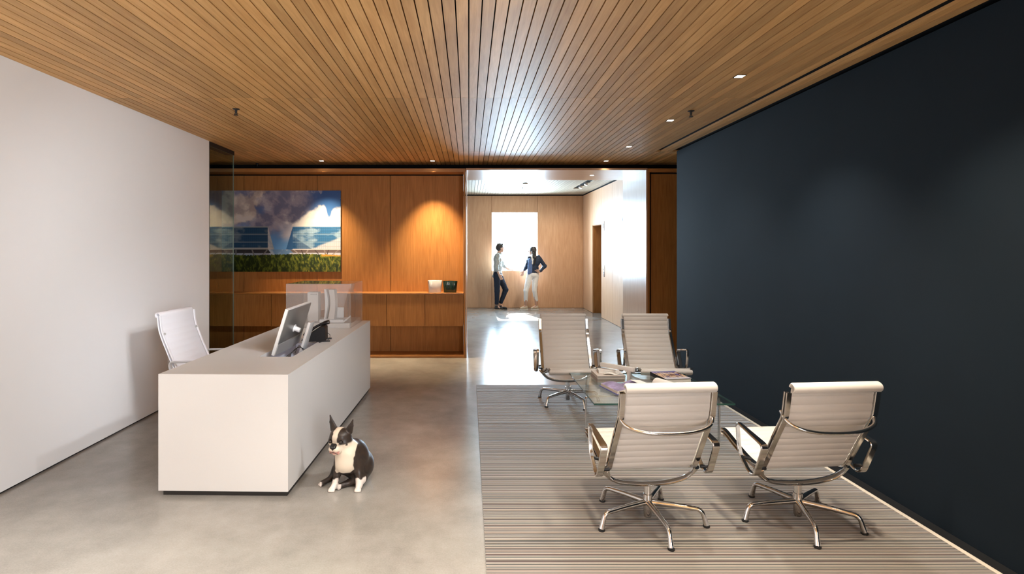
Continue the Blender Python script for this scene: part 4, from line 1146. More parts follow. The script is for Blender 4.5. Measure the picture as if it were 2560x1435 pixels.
    paint(quad([(0.573, 0.729), (1.01, 0.729), (1.01, 0.766), (0.60, 0.766)]), lin((120, 104, 102)))
    paint(quad([(0.0, 0.727), (0.392, 0.727), (0.412, 0.770), (0.0, 0.770)]), lin((52, 50, 54)))
    def leg(x0, x1, w, col):
        t = (V - 0.729) / 0.08
        cx_ = x0 + (x1 - x0) * t
        paint((V > 0.731) & (V < 0.805) & (np.abs(U - cx_) < w), col)
    for x0, x1, w, c in ((0.605, 0.675, 0.007, (176, 164, 160)), (0.725, 0.70, 0.006, (168, 156, 152)), (0.862, 0.878, 0.006, (150, 138, 134)), (0.985, 0.915, 0.006, (150, 138, 134)),
                         (0.78, 0.83, 0.004, (70, 62, 62)), (0.90, 0.88, 0.004, (80, 70, 68)), (0.67, 0.69, 0.004, (70, 62, 62)),
                         (0.255, 0.275, 0.006, (120, 116, 114)), (0.385, 0.335, 0.006, (130, 126, 122)), (0.12, 0.12, 0.005, (110, 106, 104)), (0.21, 0.17, 0.004, (60, 58, 58)), (0.02, 0.05, 0.005, (110, 106, 104))):
        leg(x0, x1, w, lin(c))
    # meadow
    hz = 0.79 + 0.008 * np.sin(U * 7) + 0.012 * (vnoise(U * 120, V * 20, 5) - 0.5)
    gr = V > hz
    bl = fbm(U * 90 + 6 * dx, V * 26, 41, 4); bl2 = fbm(U * 200, V * 60, 43, 3)
    gcol = mix(lin((38, 52, 20)) * one, lin((112, 124, 44)), sst(0.36, 0.66, bl * 0.7 + bl2 * 0.3 - 0.08 + 0.07 * U))
    gcol = mix(gcol, lin((174, 152, 66)) * one, sst(0.58, 0.74, bl) * sst(0.45, 1.0, U) * 0.8)
    gcol = gcol * (0.62 + 0.5 * sst(0.0, 0.9, U))[..., None] * (1.08 - 0.35 * sst(0.80, 1.0, V))[..., None]
    C[gr] = gcol[gr]
    paint(gr & (U > 0.84) & (V < 0.812), lin((206, 158, 62)))
    return np.clip(C, 0, 1)

PXa, PXb, PZa, PZb = -3.676, -1.907, 1.228, 2.435
pic = thing('sky_picture', 'large landscape picture of clouds and glass buildings over grass, on the oak wall', 'picture', (0, 0, 0))
MB().box(PXa, PXb, YB - 0.028, YB - 0.002, PZa, PZb).build('mount', mat('picture_edge', (0.05, 0.05, 0.06), 0.5), pic)
nx, ny = 330, 226
Cc = picture_colors(nx, ny)
gx = np.linspace(PXa, PXb, nx); gz = np.linspace(PZb, PZa, ny)
XX, ZZ = np.meshgrid(gx, gz, indexing='ij')
V3 = np.stack([XX, np.full_like(XX, YB - 0.0285), ZZ], -1).reshape(-1, 3)
ii, jj = np.meshgrid(np.arange(nx - 1), np.arange(ny - 1), indexing='ij')
a = (ii * ny + jj).ravel()
Fq = np.stack([a, a + 1, a + ny + 1, a + ny], -1)
def np_mesh(name, V, F, col=None):
    me = bpy.data.meshes.new(name)
    me.vertices.add(len(V)); me.vertices.foreach_set('co', np.ascontiguousarray(V, dtype=np.float32).ravel())
    n = F.shape[1]
    me.loops.add(F.size); me.loops.foreach_set('vertex_index', np.ascontiguousarray(F, dtype=np.int32).ravel())
    me.polygons.add(len(F)); me.polygons.foreach_set('loop_start', np.arange(0, F.size, n, dtype=np.int32))
    me.update(calc_edges=True); me.validate()
    if col is not None:
        at = me.color_attributes.new('tint', 'FLOAT_COLOR', 'POINT')
        c4 = np.concatenate([col, np.ones((len(col), 1))], 1).astype(np.float32)
        at.data.foreach_set('color', c4.ravel())
    return me
pme = np_mesh('print', V3, Fq, Cc.reshape(-1, 3))
put('print', pme, vcol_mat('picture_print', 0.35, 0.4), pic)

# ------------------------------------------------------------------ smooth bodies from blended primitives
def surface_nets(F, org, res):
    ins = F < 0
    nx, ny, nz = F.shape
    c = [ins[i:nx - 1 + i, j:ny - 1 + j, k:nz - 1 + k] for i in (0, 1) for j in (0, 1) for k in (0, 1)]
    s = sum(x.astype(np.int8) for x in c)
    act = (s > 0) & (s < 8)
    idx = -np.ones(act.shape, dtype=np.int64)
    cells = np.argwhere(act); idx[act] = np.arange(len(cells))
    corners = [(i, j, k) for i in (0, 1) for j in (0, 1) for k in (0, 1)]
    val = {q: F[cells[:, 0] + q[0], cells[:, 1] + q[1], cells[:, 2] + q[2]] for q in corners}
    acc = np.zeros((len(cells), 3)); cnt = np.zeros(len(cells))
    for p in corners:
        for ax in range(3):
            if p[ax] == 1: continue
            q = list(p); q[ax] = 1; q = tuple(q)
            v0, v1 = val[p], val[q]
            m = (v0 < 0) != (v1 < 0)
            t = np.where(m, v0 / np.where(np.abs(v0 - v1) < 1e-12, 1, v0 - v1), 0)
            pos = np.tile(np.array(p, float), (len(cells), 1)); pos[:, ax] = t
            acc[m] += pos[m]; cnt[m] += 1
    V = (cells + acc / np.maximum(cnt, 1)[:, None]) * res + np.array(org)
    quads = []
    for ax in range(3):
        a1, a2 = [(1, 2), (2, 0), (0, 1)][ax]
        sl0 = [slice(None)] * 3; sl1 = [slice(None)] * 3
        sl0[ax] = slice(0, -1); sl1[ax] = slice(1, None)
        d0, d1 = ins[tuple(sl0)], ins[tuple(sl1)]
        e = np.argwhere(d0 != d1)
        ok = (e[:, a1] > 0) & (e[:, a2] > 0) & (e[:, a1] < F.shape[a1] - 1) & (e[:, a2] < F.shape[a2] - 1)
        e = e[ok]
        flip = ~d0[tuple(e.T)]
        def cell(o1, o2):
            q = e.copy(); q[:, a1] -= o1; q[:, a2] -= o2
            return idx[tuple(q.T)]
        qd = np.stack([cell(1, 1), cell(0, 1), cell(0, 0), cell(1, 0)], -1)
        qd[flip] = qd[flip][:, ::-1]
        quads.append(qd)
    Q = np.concatenate(quads)
    return V, Q[(Q >= 0).all(1)]

def blob(prims, res, k=0.02):
    """prims: ('c', p0, p1, r0, r1[, k]) tapered capsule; ('e', centre, radii[, rotz, roty, k]) ellipsoid; a leading '-' subtracts"""
    lo = np.full(3, 1e9); hi = -lo
    for p in prims:
        if p[0].startswith('-'): continue
        if p[0] == 'c':
            for q, r in ((p[1], p[3]), (p[2], p[4])):
                lo = np.minimum(lo, np.array(q) - r); hi = np.maximum(hi, np.array(q) + r)
        else:
            r = max(p[2]); lo = np.minimum(lo, np.array(p[1]) - r); hi = np.maximum(hi, np.array(p[1]) + r)
    lo -= 4 * res + 0.01; hi += 4 * res + 0.01
    shp = np.ceil((hi - lo) / res).astype(int) + 1
    F = np.full(shp, 0.5)
    ax = [lo[i] + res * np.arange(shp[i]) for i in range(3)]
    for p in prims:
        typ = p[0].lstrip('-'); neg = p[0].startswith('-')
        if typ == 'c':
            p0, p1, r0, r1 = np.array(p[1], float), np.array(p[2], float), p[3], p[4]
            kk = p[5] if len(p) > 5 else k
            a = np.minimum(p0 - r0, p1 - r1); b = np.maximum(p0 + r0, p1 + r1)
        else:
            c0 = np.array(p[1], float); rr = np.array(p[2], float)
            Rm = np.eye(3)
            if len(p) > 3 and (p[3] or p[4]):
                Rm = np.array((Matrix.Rotation(p[3], 3, 'Z') @ Matrix.Rotation(p[4], 3, 'Y')))
            kk = p[5] if len(p) > 5 else k
            a = c0 - rr.max(); b = c0 + rr.max()
        pad = max(0.03, 2 * kk)
        i0 = np.maximum(0, np.floor((a - pad - lo) / res).astype(int)); i1 = np.minimum(shp, np.ceil((b + pad - lo) / res).astype(int) + 1)
        if (i1 <= i0).any(): continue
        X, Y, Z = np.meshgrid(*[ax[i][i0[i]:i1[i]] for i in range(3)], indexing='ij')
        if typ == 'c':
            d = p1 - p0; L2 = max(1e-12, d @ d)
            t = np.clip(((X - p0[0]) * d[0] + (Y - p0[1]) * d[1] + (Z - p0[2]) * d[2]) / L2, 0, 1)
            D = np.sqrt((X - p0[0] - t * d[0]) ** 2 + (Y - p0[1] - t * d[1]) ** 2 + (Z - p0[2] - t * d[2]) ** 2) - (r0 + (r1 - r0) * t)
        else:
            Q = np.stack([X - c0[0], Y - c0[1], Z - c0[2]], -1) @ Rm
            k0 = np.sqrt(((Q / rr) ** 2).sum(-1)); k1 = np.sqrt(((Q / rr ** 2) ** 2).sum(-1))
            D = k0 * (k0 - 1) / np.maximum(k1, 1e-9)
        S = F[i0[0]:i1[0], i0[1]:i1[1], i0[2]:i1[2]]
        if neg:
            h = np.clip(0.5 + 0.5 * (-D - S) / kk, 0, 1) if False else None
            S[:] = np.maximum(S, -D)
        else:
            h = np.clip(0.5 + 0.5 * (S - D) / kk, 0, 1)
            S[:] = S * (1 - h) + D * h - kk * h * (1 - h)
    return surface_nets(F, lo, res)

def blob_obj(name, prims, res, m, parent=None, k=0.02, colfn=None, jitter=0.0):
    V, Q = blob(prims, res, k)
    if jitter:
        V = V + jitter * (np.stack([vnoise(V[:, 0] * 60 + 3, V[:, 2] * 25 + V[:, 1] * 40, 5 + i) for i in range(3)], -1) - 0.5)
    me = np_mesh(name, V, Q, colfn(V) if colfn else None)
    me.polygons.foreach_set('use_smooth', np.ones(len(me.polygons), dtype=bool))
    return put(name, me, m, parent)

M_SKIN = mat('skin', (0.55, 0.33, 0.24), 0.5, spec=0.35)
M_HAIR = mat('black_hair', (0.018, 0.014, 0.013), 0.45)
M_NAVY = mat('navy_cloth', (0.018, 0.026, 0.045), 0.8, spec=0.2)
M_JKT = mat('navy_jacket', (0.020, 0.032, 0.062), 0.65, spec=0.3)
M_SHIRT = mat('pale_grey_shirt', (0.36, 0.37, 0.355), 0.8, spec=0.2)
M_WPANT = mat('white_jeans', (0.78, 0.76, 0.74), 0.75, spec=0.2)
M_DENIM = mat('denim_front', (0.10, 0.16, 0.33), 0.7, spec=0.25)
M_TAN = mat('beige_shoe_leather', (0.55, 0.45, 0.34), 0.5)
M_BSHOE = mat('black_shoe', (0.02, 0.02, 0.022), 0.5)
M_EYE = mat('dark_eye', (0.01, 0.008, 0.008), 0.1)

def hand(w, d, side, n, curl=0.5, r=0.0095, palm=0.085):
    """fingers as chains. w wrist, d direction, side direction across the palm towards the thumb, n palm normal (fingers curl towards n)"""
    w, d, side, n = [Vector(q) for q in (w, d, side, n)]
    d.normalize(); side.normalize(); n.normalize()
    P = []
    c = w + d * (palm * 0.55)
    P.append(('c', tuple(w), tuple(w + d * 0.03), 0.022, 0.026, 0.012))
    for s in (-0.024, -0.008, 0.008, 0.024):
        P.append(('c', tuple(w + d * 0.02 + side * s * 0.8), tuple(w + d * palm + side * s), 0.014, 0.0125, 0.010))
    ln = (0.058, 0.070, 0.075, 0.068)
    for i, s in enumerate((-0.026, -0.009, 0.009, 0.026)):
        a = w + d * palm + side * s
        L = ln[i]
        d1 = (d + n * curl * 0.5 + side * s * 3).normalized()
        b = a + d1 * L * 0.5
        d2 = (d + n * curl * 1.6 + side * s * 2).normalized()
        e = b + d2 * L * 0.5
        P += [('c', tuple(a), tuple(b), r, r * 0.95, 0.004), ('c', tuple(b), tuple(e), r * 0.95, r * 0.8, 0.004)]
    a = w + d * 0.025 + side * 0.024
    b = a + (d * 0.6 + side * 0.75 + n * 0.25).normalized() * 0.04
    e = b + (d * 0.9 + side * 0.3 + n * 0.3).normalized() * 0.034
    P += [('c', tuple(a), tuple(b), 0.014, 0.0115, 0.008), ('c', tuple(b), tuple(e), 0.0115, 0.009, 0.004)]
    return P

def head_prims(c, f, s=1.0):
    """head centred at c, facing unit vector f (horizontal)"""
    c = Vector(c); f = Vector(f).normalized(); up = Vector((0, 0, 1)); r = f.cross(up)
    rz = math.atan2(f.y, f.x)
    def P(a, b, u): return tuple(c + f * (a * s) + r * (b * s) + up * (u * s))
    return [('e', P(-0.012, 0, 0.025), (0.098 * s, 0.076 * s, 0.092 * s), rz, 0, 0.02),
            ('e', P(0.022, 0, -0.045), (0.066 * s, 0.056 * s, 0.072 * s), rz, 0, 0.025),
            ('c', P(0.055, 0, -0.095), P(0.072, 0, -0.092), 0.022 * s, 0.016 * s, 0.02),       # chin
            ('c', P(0.082, 0, 0.005), P(0.104, 0, -0.030), 0.010 * s, 0.014 * s, 0.012),       # nose
            ('c', P(0.076, -0.016, -0.062), P(0.076, 0.016, -0.062), 0.011 * s, 0.011 * s, 0.008),   # lips
            ('c', P(0.078, -0.03, 0.022), P(0.078, 0.03, 0.022), 0.011 * s, 0.011 * s, 0.012),   # brow
            ('e', P(-0.012, -0.077, -0.012), (0.020 * s, 0.009 * s, 0.032 * s), rz, 0, 0.006),
            ('e', P(-0.012, 0.077, -0.012), (0.020 * s, 0.009 * s, 0.032 * s), rz, 0, 0.006)]
def eyes(c, f, parent, s=1.0):
    c = Vector(c); f = Vector(f).normalized(); up = Vector((0, 0, 1)); r = f.cross(up)
    for b in (-0.031, 0.031):
        q = c + f * (0.082 * s) + r * (b * s) + up * (0.0 * s)
        MB().lathe([(0.002, -0.0085), (0.0075, -0.005), (0.0095, 0), (0.0075, 0.005), (0.002, 0.0085)], 10, c=tuple(q)).build('eye', M_EYE, parent)

RES = 0.0065
# --- man by the window: pale shirt, dark trousers, one foot crossed behind
def build_man():
    root = thing('person', 'person in a pale shirt and dark trousers leaning beside the lobby window, hand in pocket', 'person', (0.735, 14.40, 0), 0, 'people in the lobby')
    # x right, y away from the viewer, z up; he faces right
    hc = (0.085, 0.02, 1.575); hf = (0.95, 0.30, 0)
    sh_n, sh_f = (-0.005, -0.155, 1.385), (0.055, 0.165, 1.390)
    el_n, wr_n = (-0.035, -0.205, 1.075), (0.035, -0.165, 0.905)
    el_f, wr_f = (0.16, 0.30, 1.13), (0.285, 0.385, 1.032)
    hip_n, hip_f = (-0.015, -0.085, 0.90), (0.035, 0.085, 0.90)
    kn_n, an_n = (-0.01, -0.085, 0.49), (-0.02, -0.07, 0.085)
    kn_f, an_f = (0.215, 0.045, 0.505), (0.075, 0.03, 0.105)
    body = head_prims(hc, hf, 1.0)
    body += [('c', (0.06, 0.01, 1.49), (0.03, 0.005, 1.40), 0.055, 0.06, 0.02),
             ('e', (0.015, 0.005, 1.27), (0.095, 0.155, 0.16)), ('e', (0.012, 0.0, 1.06), (0.085, 0.13, 0.15)), ('e', (0.01, 0.0, 0.92), (0.09, 0.145, 0.11)),
             ('c', sh_n, el_n, 0.046, 0.038), ('c', el_n, wr_n, 0.037, 0.026), ('c', sh_f, el_f, 0.046, 0.038), ('c', el_f, wr_f, 0.037, 0.025),
             ('c', hip_n, kn_n, 0.075, 0.052), ('c', kn_n, an_n, 0.05, 0.036), ('c', hip_f, kn_f, 0.075, 0.052), ('c', kn_f, an_f, 0.05, 0.036),
             ('c', an_n, (0.05, -0.10, 0.045), 0.036, 0.03), ('c', an_f, (0.15, 0.02, 0.045), 0.036, 0.03)]
    body += hand(wr_n, (0.45, 0.1, -0.85), (0.8, -0.1, 0.5), (0.1, 0.8, 0), 0.2)
    body += hand(wr_f, (0.95, 0.25, -0.20), (0.2, -0.9, 0.2), (0.1, 0, -1), 0.15)
    b = blob_obj('body', body, RES, M_SKIN, root)
    eyes(hc, hf, b)
    blob_obj('hair', [('e', (0.068, 0.014, 1.615), (0.100, 0.084, 0.080), 0.3, 0), ('e', (0.04, 0.005, 1.58), (0.076, 0.080, 0.085), 0.3, 0),
                      ('c', (0.125, 0.00, 1.668), (0.03, 0.0, 1.678), 0.032, 0.034), ('c', (0.11, 0.05, 1.668), (0.04, 0.04, 1.675), 0.030, 0.03)], 0.006, M_HAIR, root, jitter=0.012)
    shirt = [('e', (0.012, 0.004, 1.28), (0.112, 0.178, 0.165)), ('e', (0.010, 0.0, 1.08), (0.108, 0.152, 0.20)), ('e', (0.008, 0.0, 0.93), (0.112, 0.160, 0.12)),
             ('c', (0.045, 0.008, 1.425), (0.05, 0.01, 1.445), 0.066, 0.062, 0.015),
             ('c', sh_n, el_n, 0.064, 0.056), ('c', el_n, (-0.012, -0.19, 1.02), 0.056, 0.050), ('c', sh_f, el_f, 0.064, 0.054), ('c', el_f, (0.21, 0.33, 1.095), 0.052, 0.046),
             ('c', (-0.09, 0.0, 0.86), (0.07, -0.08, 0.875), 0.045, 0.045), ('c', (-0.06, 0.08, 0.86), (0.09, 0.05, 0.865), 0.045, 0.045)]
    blob_obj('shirt', shirt, RES, M_SHIRT, root, jitter=0.014)
    tr = [('e', (0.012, 0.0, 0.90), (0.112, 0.158, 0.12)), ('c', hip_n, kn_n, 0.092, 0.068), ('c', kn_n, (-0.018, -0.072, 0.165), 0.068, 0.052),
          ('c', hip_f, kn_f, 0.092, 0.068), ('c', kn_f, (0.095, 0.032, 0.185), 0.068, 0.052)]
    blob_obj('trousers', tr, RES, M_NAVY, root, jitter=0.008)
    for (ax_, ay_), m, nm in (((-0.02, -0.075), M_TAN, 0), ((0.085, 0.03), M_BSHOE, 1)):
        sh = [('c', (ax_ - 0.015, ay_, 0.045), (ax_ + 0.13, ay_ - 0.03, 0.034), 0.043, 0.031), ('c', (ax_, ay_, 0.09), (ax_, ay_, 0.05), 0.044, 0.044), ('c', (ax_ - 0.02, ay_, 0.024), (ax_ + 0.145, ay_ - 0.03, 0.022), 0.024, 0.020)]
        s = blob_obj('shoe', sh, 0.006, M_BSHOE, root)
        MB().prism([(ax_ - 0.065, ay_ - 0.032), (ax_ + 0.08, ay_ - 0.062), (ax_ + 0.165, ay_ - 0.045), (ax_ + 0.17, ay_ - 0.015), (ax_ + 0.10, ay_ + 0.022), (ax_ - 0.06, ay_ + 0.035)], 0.0, 0.016, 'z').build('sole', M_TAN if nm == 0 else M_BSHOE, s)
build_man()

# --- woman: navy jacket, white cropped trousers, hand on hip, looking left
def build_woman():
    root = thing('person', 'person in a navy jacket and white cropped trousers with one hand on the hip', 'person', (1.615, 14.42, 0), 0, 'people in the lobby')
    hc = (0.020, 0.0, 1.510); hf = (-0.93, 0.25, 0)
    s_r, s_l = (0.175, 0.00, 1.345), (-0.055, -0.03, 1.325)
    e_r, w_r = (0.345, 0.02, 1.115), (0.195, -0.085, 0.965)
    e_l, w_l = (-0.13, 0.0, 1.09), (-0.195, 0.06, 0.985)
    h_l, h_r = (-0.045, -0.02, 0.88), (0.105, 0.02, 0.88)
    k_l, a_l = (-0.150, -0.075, 0.485), (-0.150, 0.0, 0.09)
    k_r, a_r = (0.075, -0.02, 0.485), (0.130, 0.04, 0.09)
    body = head_prims(hc, hf, 0.94)
    body += [('c', (0.03, 0.0, 1.43), (0.05, -0.005, 1.34), 0.046, 0.052, 0.02),
             ('e', (0.06, -0.01, 1.22), (0.135, 0.088, 0.15)), ('e', (0.045, -0.005, 1.04), (0.105, 0.08, 0.13)), ('e', (0.035, 0.0, 0.90), (0.13, 0.10, 0.10)),
             ('c', s_r, e_r, 0.040, 0.033), ('c', e_r, w_r, 0.032, 0.022), ('c', s_l, e_l, 0.040, 0.033), ('c', e_l, w_l, 0.032, 0.022),
             ('c', h_l, k_l, 0.070, 0.046), ('c', k_l, a_l, 0.046, 0.031), ('c', h_r, k_r, 0.070, 0.046), ('c', k_r, a_r, 0.046, 0.031),
             ('c', a_l, (-0.235, -0.02, 0.04), 0.030, 0.026), ('c', a_r, (0.045, 0.01, 0.04), 0.030, 0.026)]
    body += hand(w_r, (-0.85, -0.10, 0.18), (0.1, -0.6, 0.75), (0.1, 0.7, -0.3), 0.35, 0.0085, 0.072)
    body += hand(w_l, (-0.35, -0.1, -0.9), (-0.8, 0.1, 0.3), (-0.2, 0.9, 0.0), 0.35, 0.0085, 0.072)
    b = blob_obj('body', body, RES, M_SKIN, root)
    eyes(hc, hf, b, 0.94)
    hair = [('e', (0.036, 0.0, 1.540), (0.094, 0.085, 0.090)), ('e', (0.060, -0.01, 1.49), (0.062, 0.082, 0.10)),
            ('c', (0.075, -0.06, 1.50), (0.075, -0.095, 1.33), 0.040, 0.036), ('c', (0.075, -0.095, 1.33), (0.060, -0.108, 1.17), 0.036, 0.014),
            ('c', (0.02, -0.075, 1.50), (0.025, -0.105, 1.33), 0.022, 0.018), ('c', (0.09, 0.04, 1.48), (0.10, 0.06, 1.30), 0.040, 0.03)]
    blob_obj('hair', hair, 0.006, M_HAIR, root, jitter=0.008)
    jk = [('e', (0.068, -0.008, 1.235), (0.158, 0.108, 0.155)), ('e', (0.050, -0.005, 1.06), (0.130, 0.100, 0.16)), ('e', (0.040, 0.0, 0.965), (0.140, 0.112, 0.075)),
          ('c', s_r, e_r, 0.058, 0.048), ('c', e_r, (0.215, -0.075, 0.985), 0.048, 0.036), ('c', s_l, e_l, 0.056, 0.047), ('c', e_l, (-0.175, 0.045, 1.02), 0.046, 0.036)]
    blob_obj('jacket', jk, RES, M_JKT, root, jitter=0.012)
    blob_obj('jacket_front', [('c', (-0.055, -0.088, 1.28), (-0.075, -0.085, 0.945), 0.040, 0.046), ('c', (-0.01, -0.105, 1.24), (-0.02, -0.098, 0.96), 0.026, 0.028)], 0.006, M_DENIM, root, jitter=0.008)
    blob_obj('blouse', [('c', (0.015, -0.075, 1.355), (0.005, -0.108, 1.18), 0.040, 0.022), ('c', (0.03, -0.02, 1.38), (0.03, -0.05, 1.35), 0.055, 0.05)], 0.006, mat('white_blouse', (0.72, 0.70, 0.68), 0.7), root)
    tr = [('e', (0.035, 0.0, 0.90), (0.146, 0.116, 0.105)), ('c', h_l, k_l, 0.088, 0.060), ('c', k_l, (-0.150, -0.01, 0.235), 0.060, 0.050), ('c', h_r, k_r, 0.088, 0.060), ('c', k_r, (0.122, 0.03, 0.235), 0.060, 0.050)]
    blob_obj('trousers', tr, RES, M_WPANT, root, jitter=0.008)
    for ax_, ay_ in ((-0.150, 0.0), (0.130, 0.04)):
        sh = [('c', (ax_ + 0.012, ay_, 0.042), (ax_ - 0.12, ay_ - 0.03, 0.030), 0.040, 0.028), ('c', (ax_ + 0.01, ay_, 0.065), (ax_, ay_, 0.045), 0.040, 0.04), ('c', (ax_ - 0.05, ay_ - 0.01, 0.06), (ax_ - 0.09, ay_ - 0.02, 0.045), 0.026, 0.022)]
        s = blob_obj('shoe', sh, 0.006, M_TAN, root)
        MB().prism([(ax_ + 0.055, ay_ - 0.032), (ax_ + 0.055, ay_ + 0.034), (ax_ - 0.09, ay_ + 0.012), (ax_ - 0.152, ay_ - 0.018), (ax_ - 0.15, ay_ - 0.045), (ax_ - 0.08, ay_ - 0.058)], 0.0, 0.013, 'z').build('sole', M_PAPER, s)
build_woman()

# ------------------------------------------------------------------ dog
def build_dog():
    root = thing('dog', 'small black and white terrier with pointed ears sitting beside the white desk', 'dog', (-0.815, 3.66, 0))
    # x right, y away from the viewer, z up; head turned towards the lower left
    f = Vector((-0.34, -0.93, -0.06)).normalized(); up = Vector((0, 0, 1)); r = f.cross(up).normalized()   # r: the dog's right -> viewer's left
    u = r.cross(f).normalized()
    H = Vector((-0.030, 0.022, 0.325))
    def hp(a, b, c): return tuple(H + f * a + r * b + u * c)
    P = []
    # trunk
    P += [('e', (0.062, 0.165, 0.105), (0.105, 0.125, 0.105), 0.2, 0), ('e', (0.045, 0.095, 0.185), (0.100, 0.110, 0.115), 0.2, 0),
          ('e', (0.020, 0.040, 0.205), (0.090, 0.072, 0.100), 0, 0), ('c', (0.01, 0.03, 0.24), (-0.012, 0.035, 0.295), 0.070, 0.060, 0.03),
          ('e', (0.006, 0.008, 0.165), (0.066, 0.052, 0.062), 0, 0, 0.03)]
    # head
    P += [('e', hp(-0.005, 0, 0.018), (0.066, 0.073, 0.056), math.atan2(f.y, f.x), 0, 0.02), ('e', hp(0.012, 0.036, -0.016), (0.042, 0.038, 0.036), 0, 0, 0.02), ('e', hp(0.012, -0.036, -0.016), (0.042, 0.038, 0.036), 0, 0, 0.02),
          ('c', hp(0.045, 0.017, -0.036), hp(0.074, 0.016, -0.040), 0.026, 0.022, 0.012), ('c', hp(0.045, -0.017, -0.036), hp(0.074, -0.016, -0.040), 0.026, 0.022, 0.012),
          ('c', hp(0.058, 0.028, -0.050), hp(0.070, 0.026, -0.062), 0.016, 0.012, 0.008), ('c', hp(0.058, -0.028, -0.050), hp(0.070, -0.026, -0.062), 0.016, 0.012, 0.008),
          ('c', hp(0.052, 0, -0.062), hp(0.072, 0, -0.066), 0.020, 0.014, 0.008), ('c', hp(0.030, 0.03, 0.026), hp(0.030, -0.03, 0.026), 0.022, 0.022, 0.012)]
    # ears
    for sgn, ht, out in ((1, 0.148, 0.074), (-1, 0.136, 0.098)):
        base = Vector(hp(-0.016, 0.050 * sgn, 0.045)); tip = Vector(hp(-0.004, out * sgn, ht))
        for k in (-1.0, -0.5, 0.0, 0.5, 1.0):
            b2 = base + r * (0.024 * k) + f * (0.006 * (1 - k * k))
            m2 = base.lerp(tip, 0.55) + r * (0.013 * k + 0.003 * sgn) + f * (0.003 * (1 - k * k))
            P += [('c', tuple(b2), tuple(m2), 0.0085, 0.0055, 0.008), ('c', tuple(m2), tuple(tip), 0.0055, 0.003, 0.004)]
    # front legs
    P += [('c', (-0.035, 0.030, 0.165), (-0.050, 0.012, 0.095), 0.036, 0.026, 0.02), ('c', (-0.050, 0.012, 0.095), (-0.062, -0.002, 0.030), 0.021, 0.018, 0.012), ('c', (-0.062, -0.004, 0.026), (-0.074, -0.026, 0.016), 0.020, 0.017, 0.01),
          ('c', (0.080, 0.045, 0.175), (0.092, 0.020, 0.100), 0.040, 0.026, 0.02), ('c', (0.092, 0.020, 0.100), (0.098, 0.000, 0.030), 0.021, 0.019, 0.012), ('c', (0.098, -0.002, 0.026), (0.096, -0.026, 0.016), 0.021, 0.017, 0.01)]
    for cx_, cy_ in ((-0.074, -0.026), (0.096, -0.026)):
        for k in (-1.4, -0.45, 0.45, 1.4):
            P.append(('c', (cx_ + 0.0085 * k, cy_ - 0.002, 0.013), (cx_ + 0.0095 * k, cy_ - 0.016 + 0.002 * abs(k), 0.009), 0.010, 0.0085, 0.003))
    # hind legs: left one sticks out to the side, right one folded inwards under the chest
    P += [('c', (-0.005, 0.155, 0.095), (-0.075, 0.125, 0.085), 0.055, 0.035, 0.03), ('c', (-0.075, 0.125, 0.085), (-0.112, 0.105, 0.035), 0.030, 0.019, 0.015), ('c', (-0.112, 0.105, 0.030), (-0.160, 0.060, 0.018), 0.019, 0.017, 0.01),
          ('c', (0.085, 0.125, 0.085), (0.105, 0.050, 0.060), 0.062, 0.040, 0.03), ('c', (0.100, 0.055, 0.050), (0.025, 0.050, 0.030), 0.030, 0.021, 0.02), ('c', (0.025, 0.050, 0.028), (-0.034, 0.012, 0.018), 0.021, 0.017, 0.01)]
    P += [('c', (0.10, 0.27, 0.04), (0.115, 0.30, 0.045), 0.018, 0.010, 0.015)]
    for cx_, cy_, dx_, dy_ in ((-0.160, 0.060, -0.75, -0.65), (-0.034, 0.012, -0.6, -0.8)):
        for k in (-1.2, -0.4, 0.4, 1.2):
            P.append(('c', (cx_ - dy_ * 0.009 * k, cy_ + dx_ * 0.009 * k, 0.013), (cx_ - dy_ * 0.010 * k + dx_ * 0.014, cy_ + dx_ * 0.010 * k + dy_ * 0.014, 0.009), 0.0095, 0.008, 0.003))
    Hn = np.array(H); fn, rn, un = [np.array(q) for q in (f, r, u)]
    dark = np.array((0.020, 0.015, 0.013)); brown = np.array((0.060, 0.034, 0.020)); white = np.array((0.70, 0.60, 0.48)); pale = np.array((0.74, 0.66, 0.60)); pink = np.array((0.50, 0.20, 0.17))
    def colfn(V):
        x, y, z = V.T
        n = vnoise(x * 45 + 7, z * 45 + y * 30, 9) - 0.5; n2 = vnoise(x * 110, z * 60 + y * 60, 12)
        q = V - Hn
        a, b, c = q @ fn, q @ rn, q @ un
        C = dark * (1 - n2[:, None] * 0.5) + brown * n2[:, None] * 0.5
        def lay(mask, col):
            t = np.clip(mask, 0, 1)[:, None]
            nonlocal C
            C = C * (1 - t) + np.asarray(col) * t
        e = 0.004
        headm = (a > -0.05) & (np.linalg.norm(q - fn * 0.02, axis=1) < 0.125) & (z > 0.235)
        # chest bib and throat: front facing, broad, up the viewer's right side of the neck
        bib = np.minimum(np.minimum((0.052 - y + n * 0.012) / 0.006, (z - (0.118 + 0.9 * np.maximum(0, np.abs(x - 0.0) - 0.045)) + n * 0.01) / 0.005), (0.062 + 0.16 * np.maximum(0, z - 0.17) - np.abs(x - 0.004) + n * 0.012) / 0.005)
        lay(np.where(z < 0.30, bib, -1), white)
        collar = np.minimum(np.minimum((x - 0.028 + n * 0.01) / 0.004, (0.066 - x + n * 0.01) / 0.004), np.minimum((z - 0.20) / 0.01, (0.318 - z) / 0.01))
        lay(np.where(y < 0.055, collar, -1), white)
        # muzzle, cheeks and blaze
        blaze = np.minimum((0.020 + 0.10 * np.maximum(0, c - 0.045) - np.abs(b - 0.004) + n * 0.008) / e, (a - (-0.03)) / 0.006)
        lay(np.where(headm & (c > -0.01), blaze, -1), white)
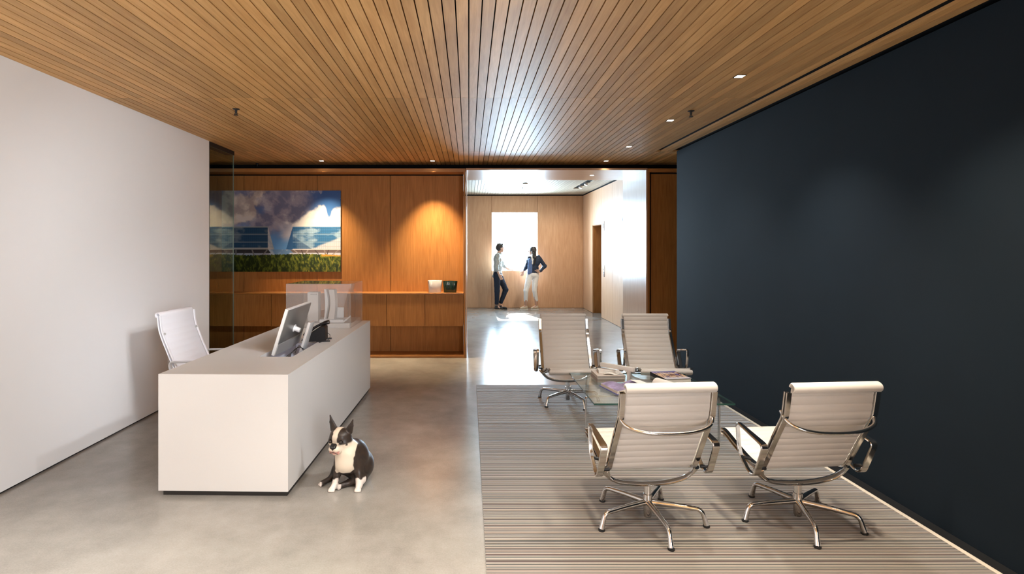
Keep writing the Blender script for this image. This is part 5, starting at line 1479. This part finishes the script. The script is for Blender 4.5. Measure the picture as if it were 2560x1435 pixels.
        muz = np.minimum((a - 0.036 + n * 0.01) / e, (-0.010 - c + 0.012 * (np.abs(b) < 0.024) + n * 0.006) / e)
        lay(np.where(headm, muz, -1), white)
        cheek = np.minimum((-0.030 - c + n * 0.01) / e, (a + 0.045) / e)
        lay(np.where(headm, cheek, -1), white)
        lip = np.minimum(np.minimum((a - 0.070) / 0.004, (-0.046 - c) / 0.004), (c + 0.072) / 0.004)
        lay(np.where(headm, np.minimum(lip, 0.55 + 0.3 * (n2 > 0.5)), -1), pink)
        mouth = np.minimum(np.minimum((a - 0.060) / 0.003, (0.0035 - np.abs(c + 0.056 + 0.40 * np.abs(b))) / 0.0015), (0.032 - np.abs(b)) / 0.003)
        lay(np.where(headm, mouth, -1), (0.02, 0.012, 0.012))
        # white feet
        front = (y < 0.03)
        lay(np.where(front & ((x < -0.036) | (x > 0.07)), (0.078 - z + n * 0.02) / 0.006, -1), pale)
        hl = (x < -0.148); lay(np.where(hl & (z < 0.03), (-0.156 - x + n * 0.01) / 0.004, -1), pale)
        lay(np.where((y < 0.012) & (x > -0.05) & (x < -0.02) & (z < 0.04), (0.008 - y) / 0.004, -1), pale * 0.7)
        inner = headm & (c > 0.07) & (a > 0.002)
        return np.clip(C, 0, 1)
    body = blob_obj('body', P, 0.0034, vcol_mat('short_fur', 0.42, 0.45, bump=0.10, bscale=500), root, k=0.02, colfn=colfn)
    for sgn in (1, -1):
        blob_obj('eye', [('e', hp(0.056, 0.041 * sgn, 0.002), (0.0140, 0.0140, 0.0140))], 0.002, mat('dog_eye', (0.010, 0.006, 0.005), 0.08, spec=0.6) if sgn > 0 else bpy.data.materials['dog_eye'], body)
    nose = blob_obj('nose', [('c', hp(0.086, 0.010, -0.022), hp(0.086, -0.010, -0.022), 0.0130, 0.0130), ('c', hp(0.086, 0, -0.026), hp(0.088, 0, -0.040), 0.009, 0.006), ('c', hp(0.074, 0.010, -0.012), hp(0.074, -0.010, -0.012), 0.010, 0.010)], 0.002, mat('wet_nose', (0.012, 0.011, 0.011), 0.25), body, k=0.01)
build_dog()
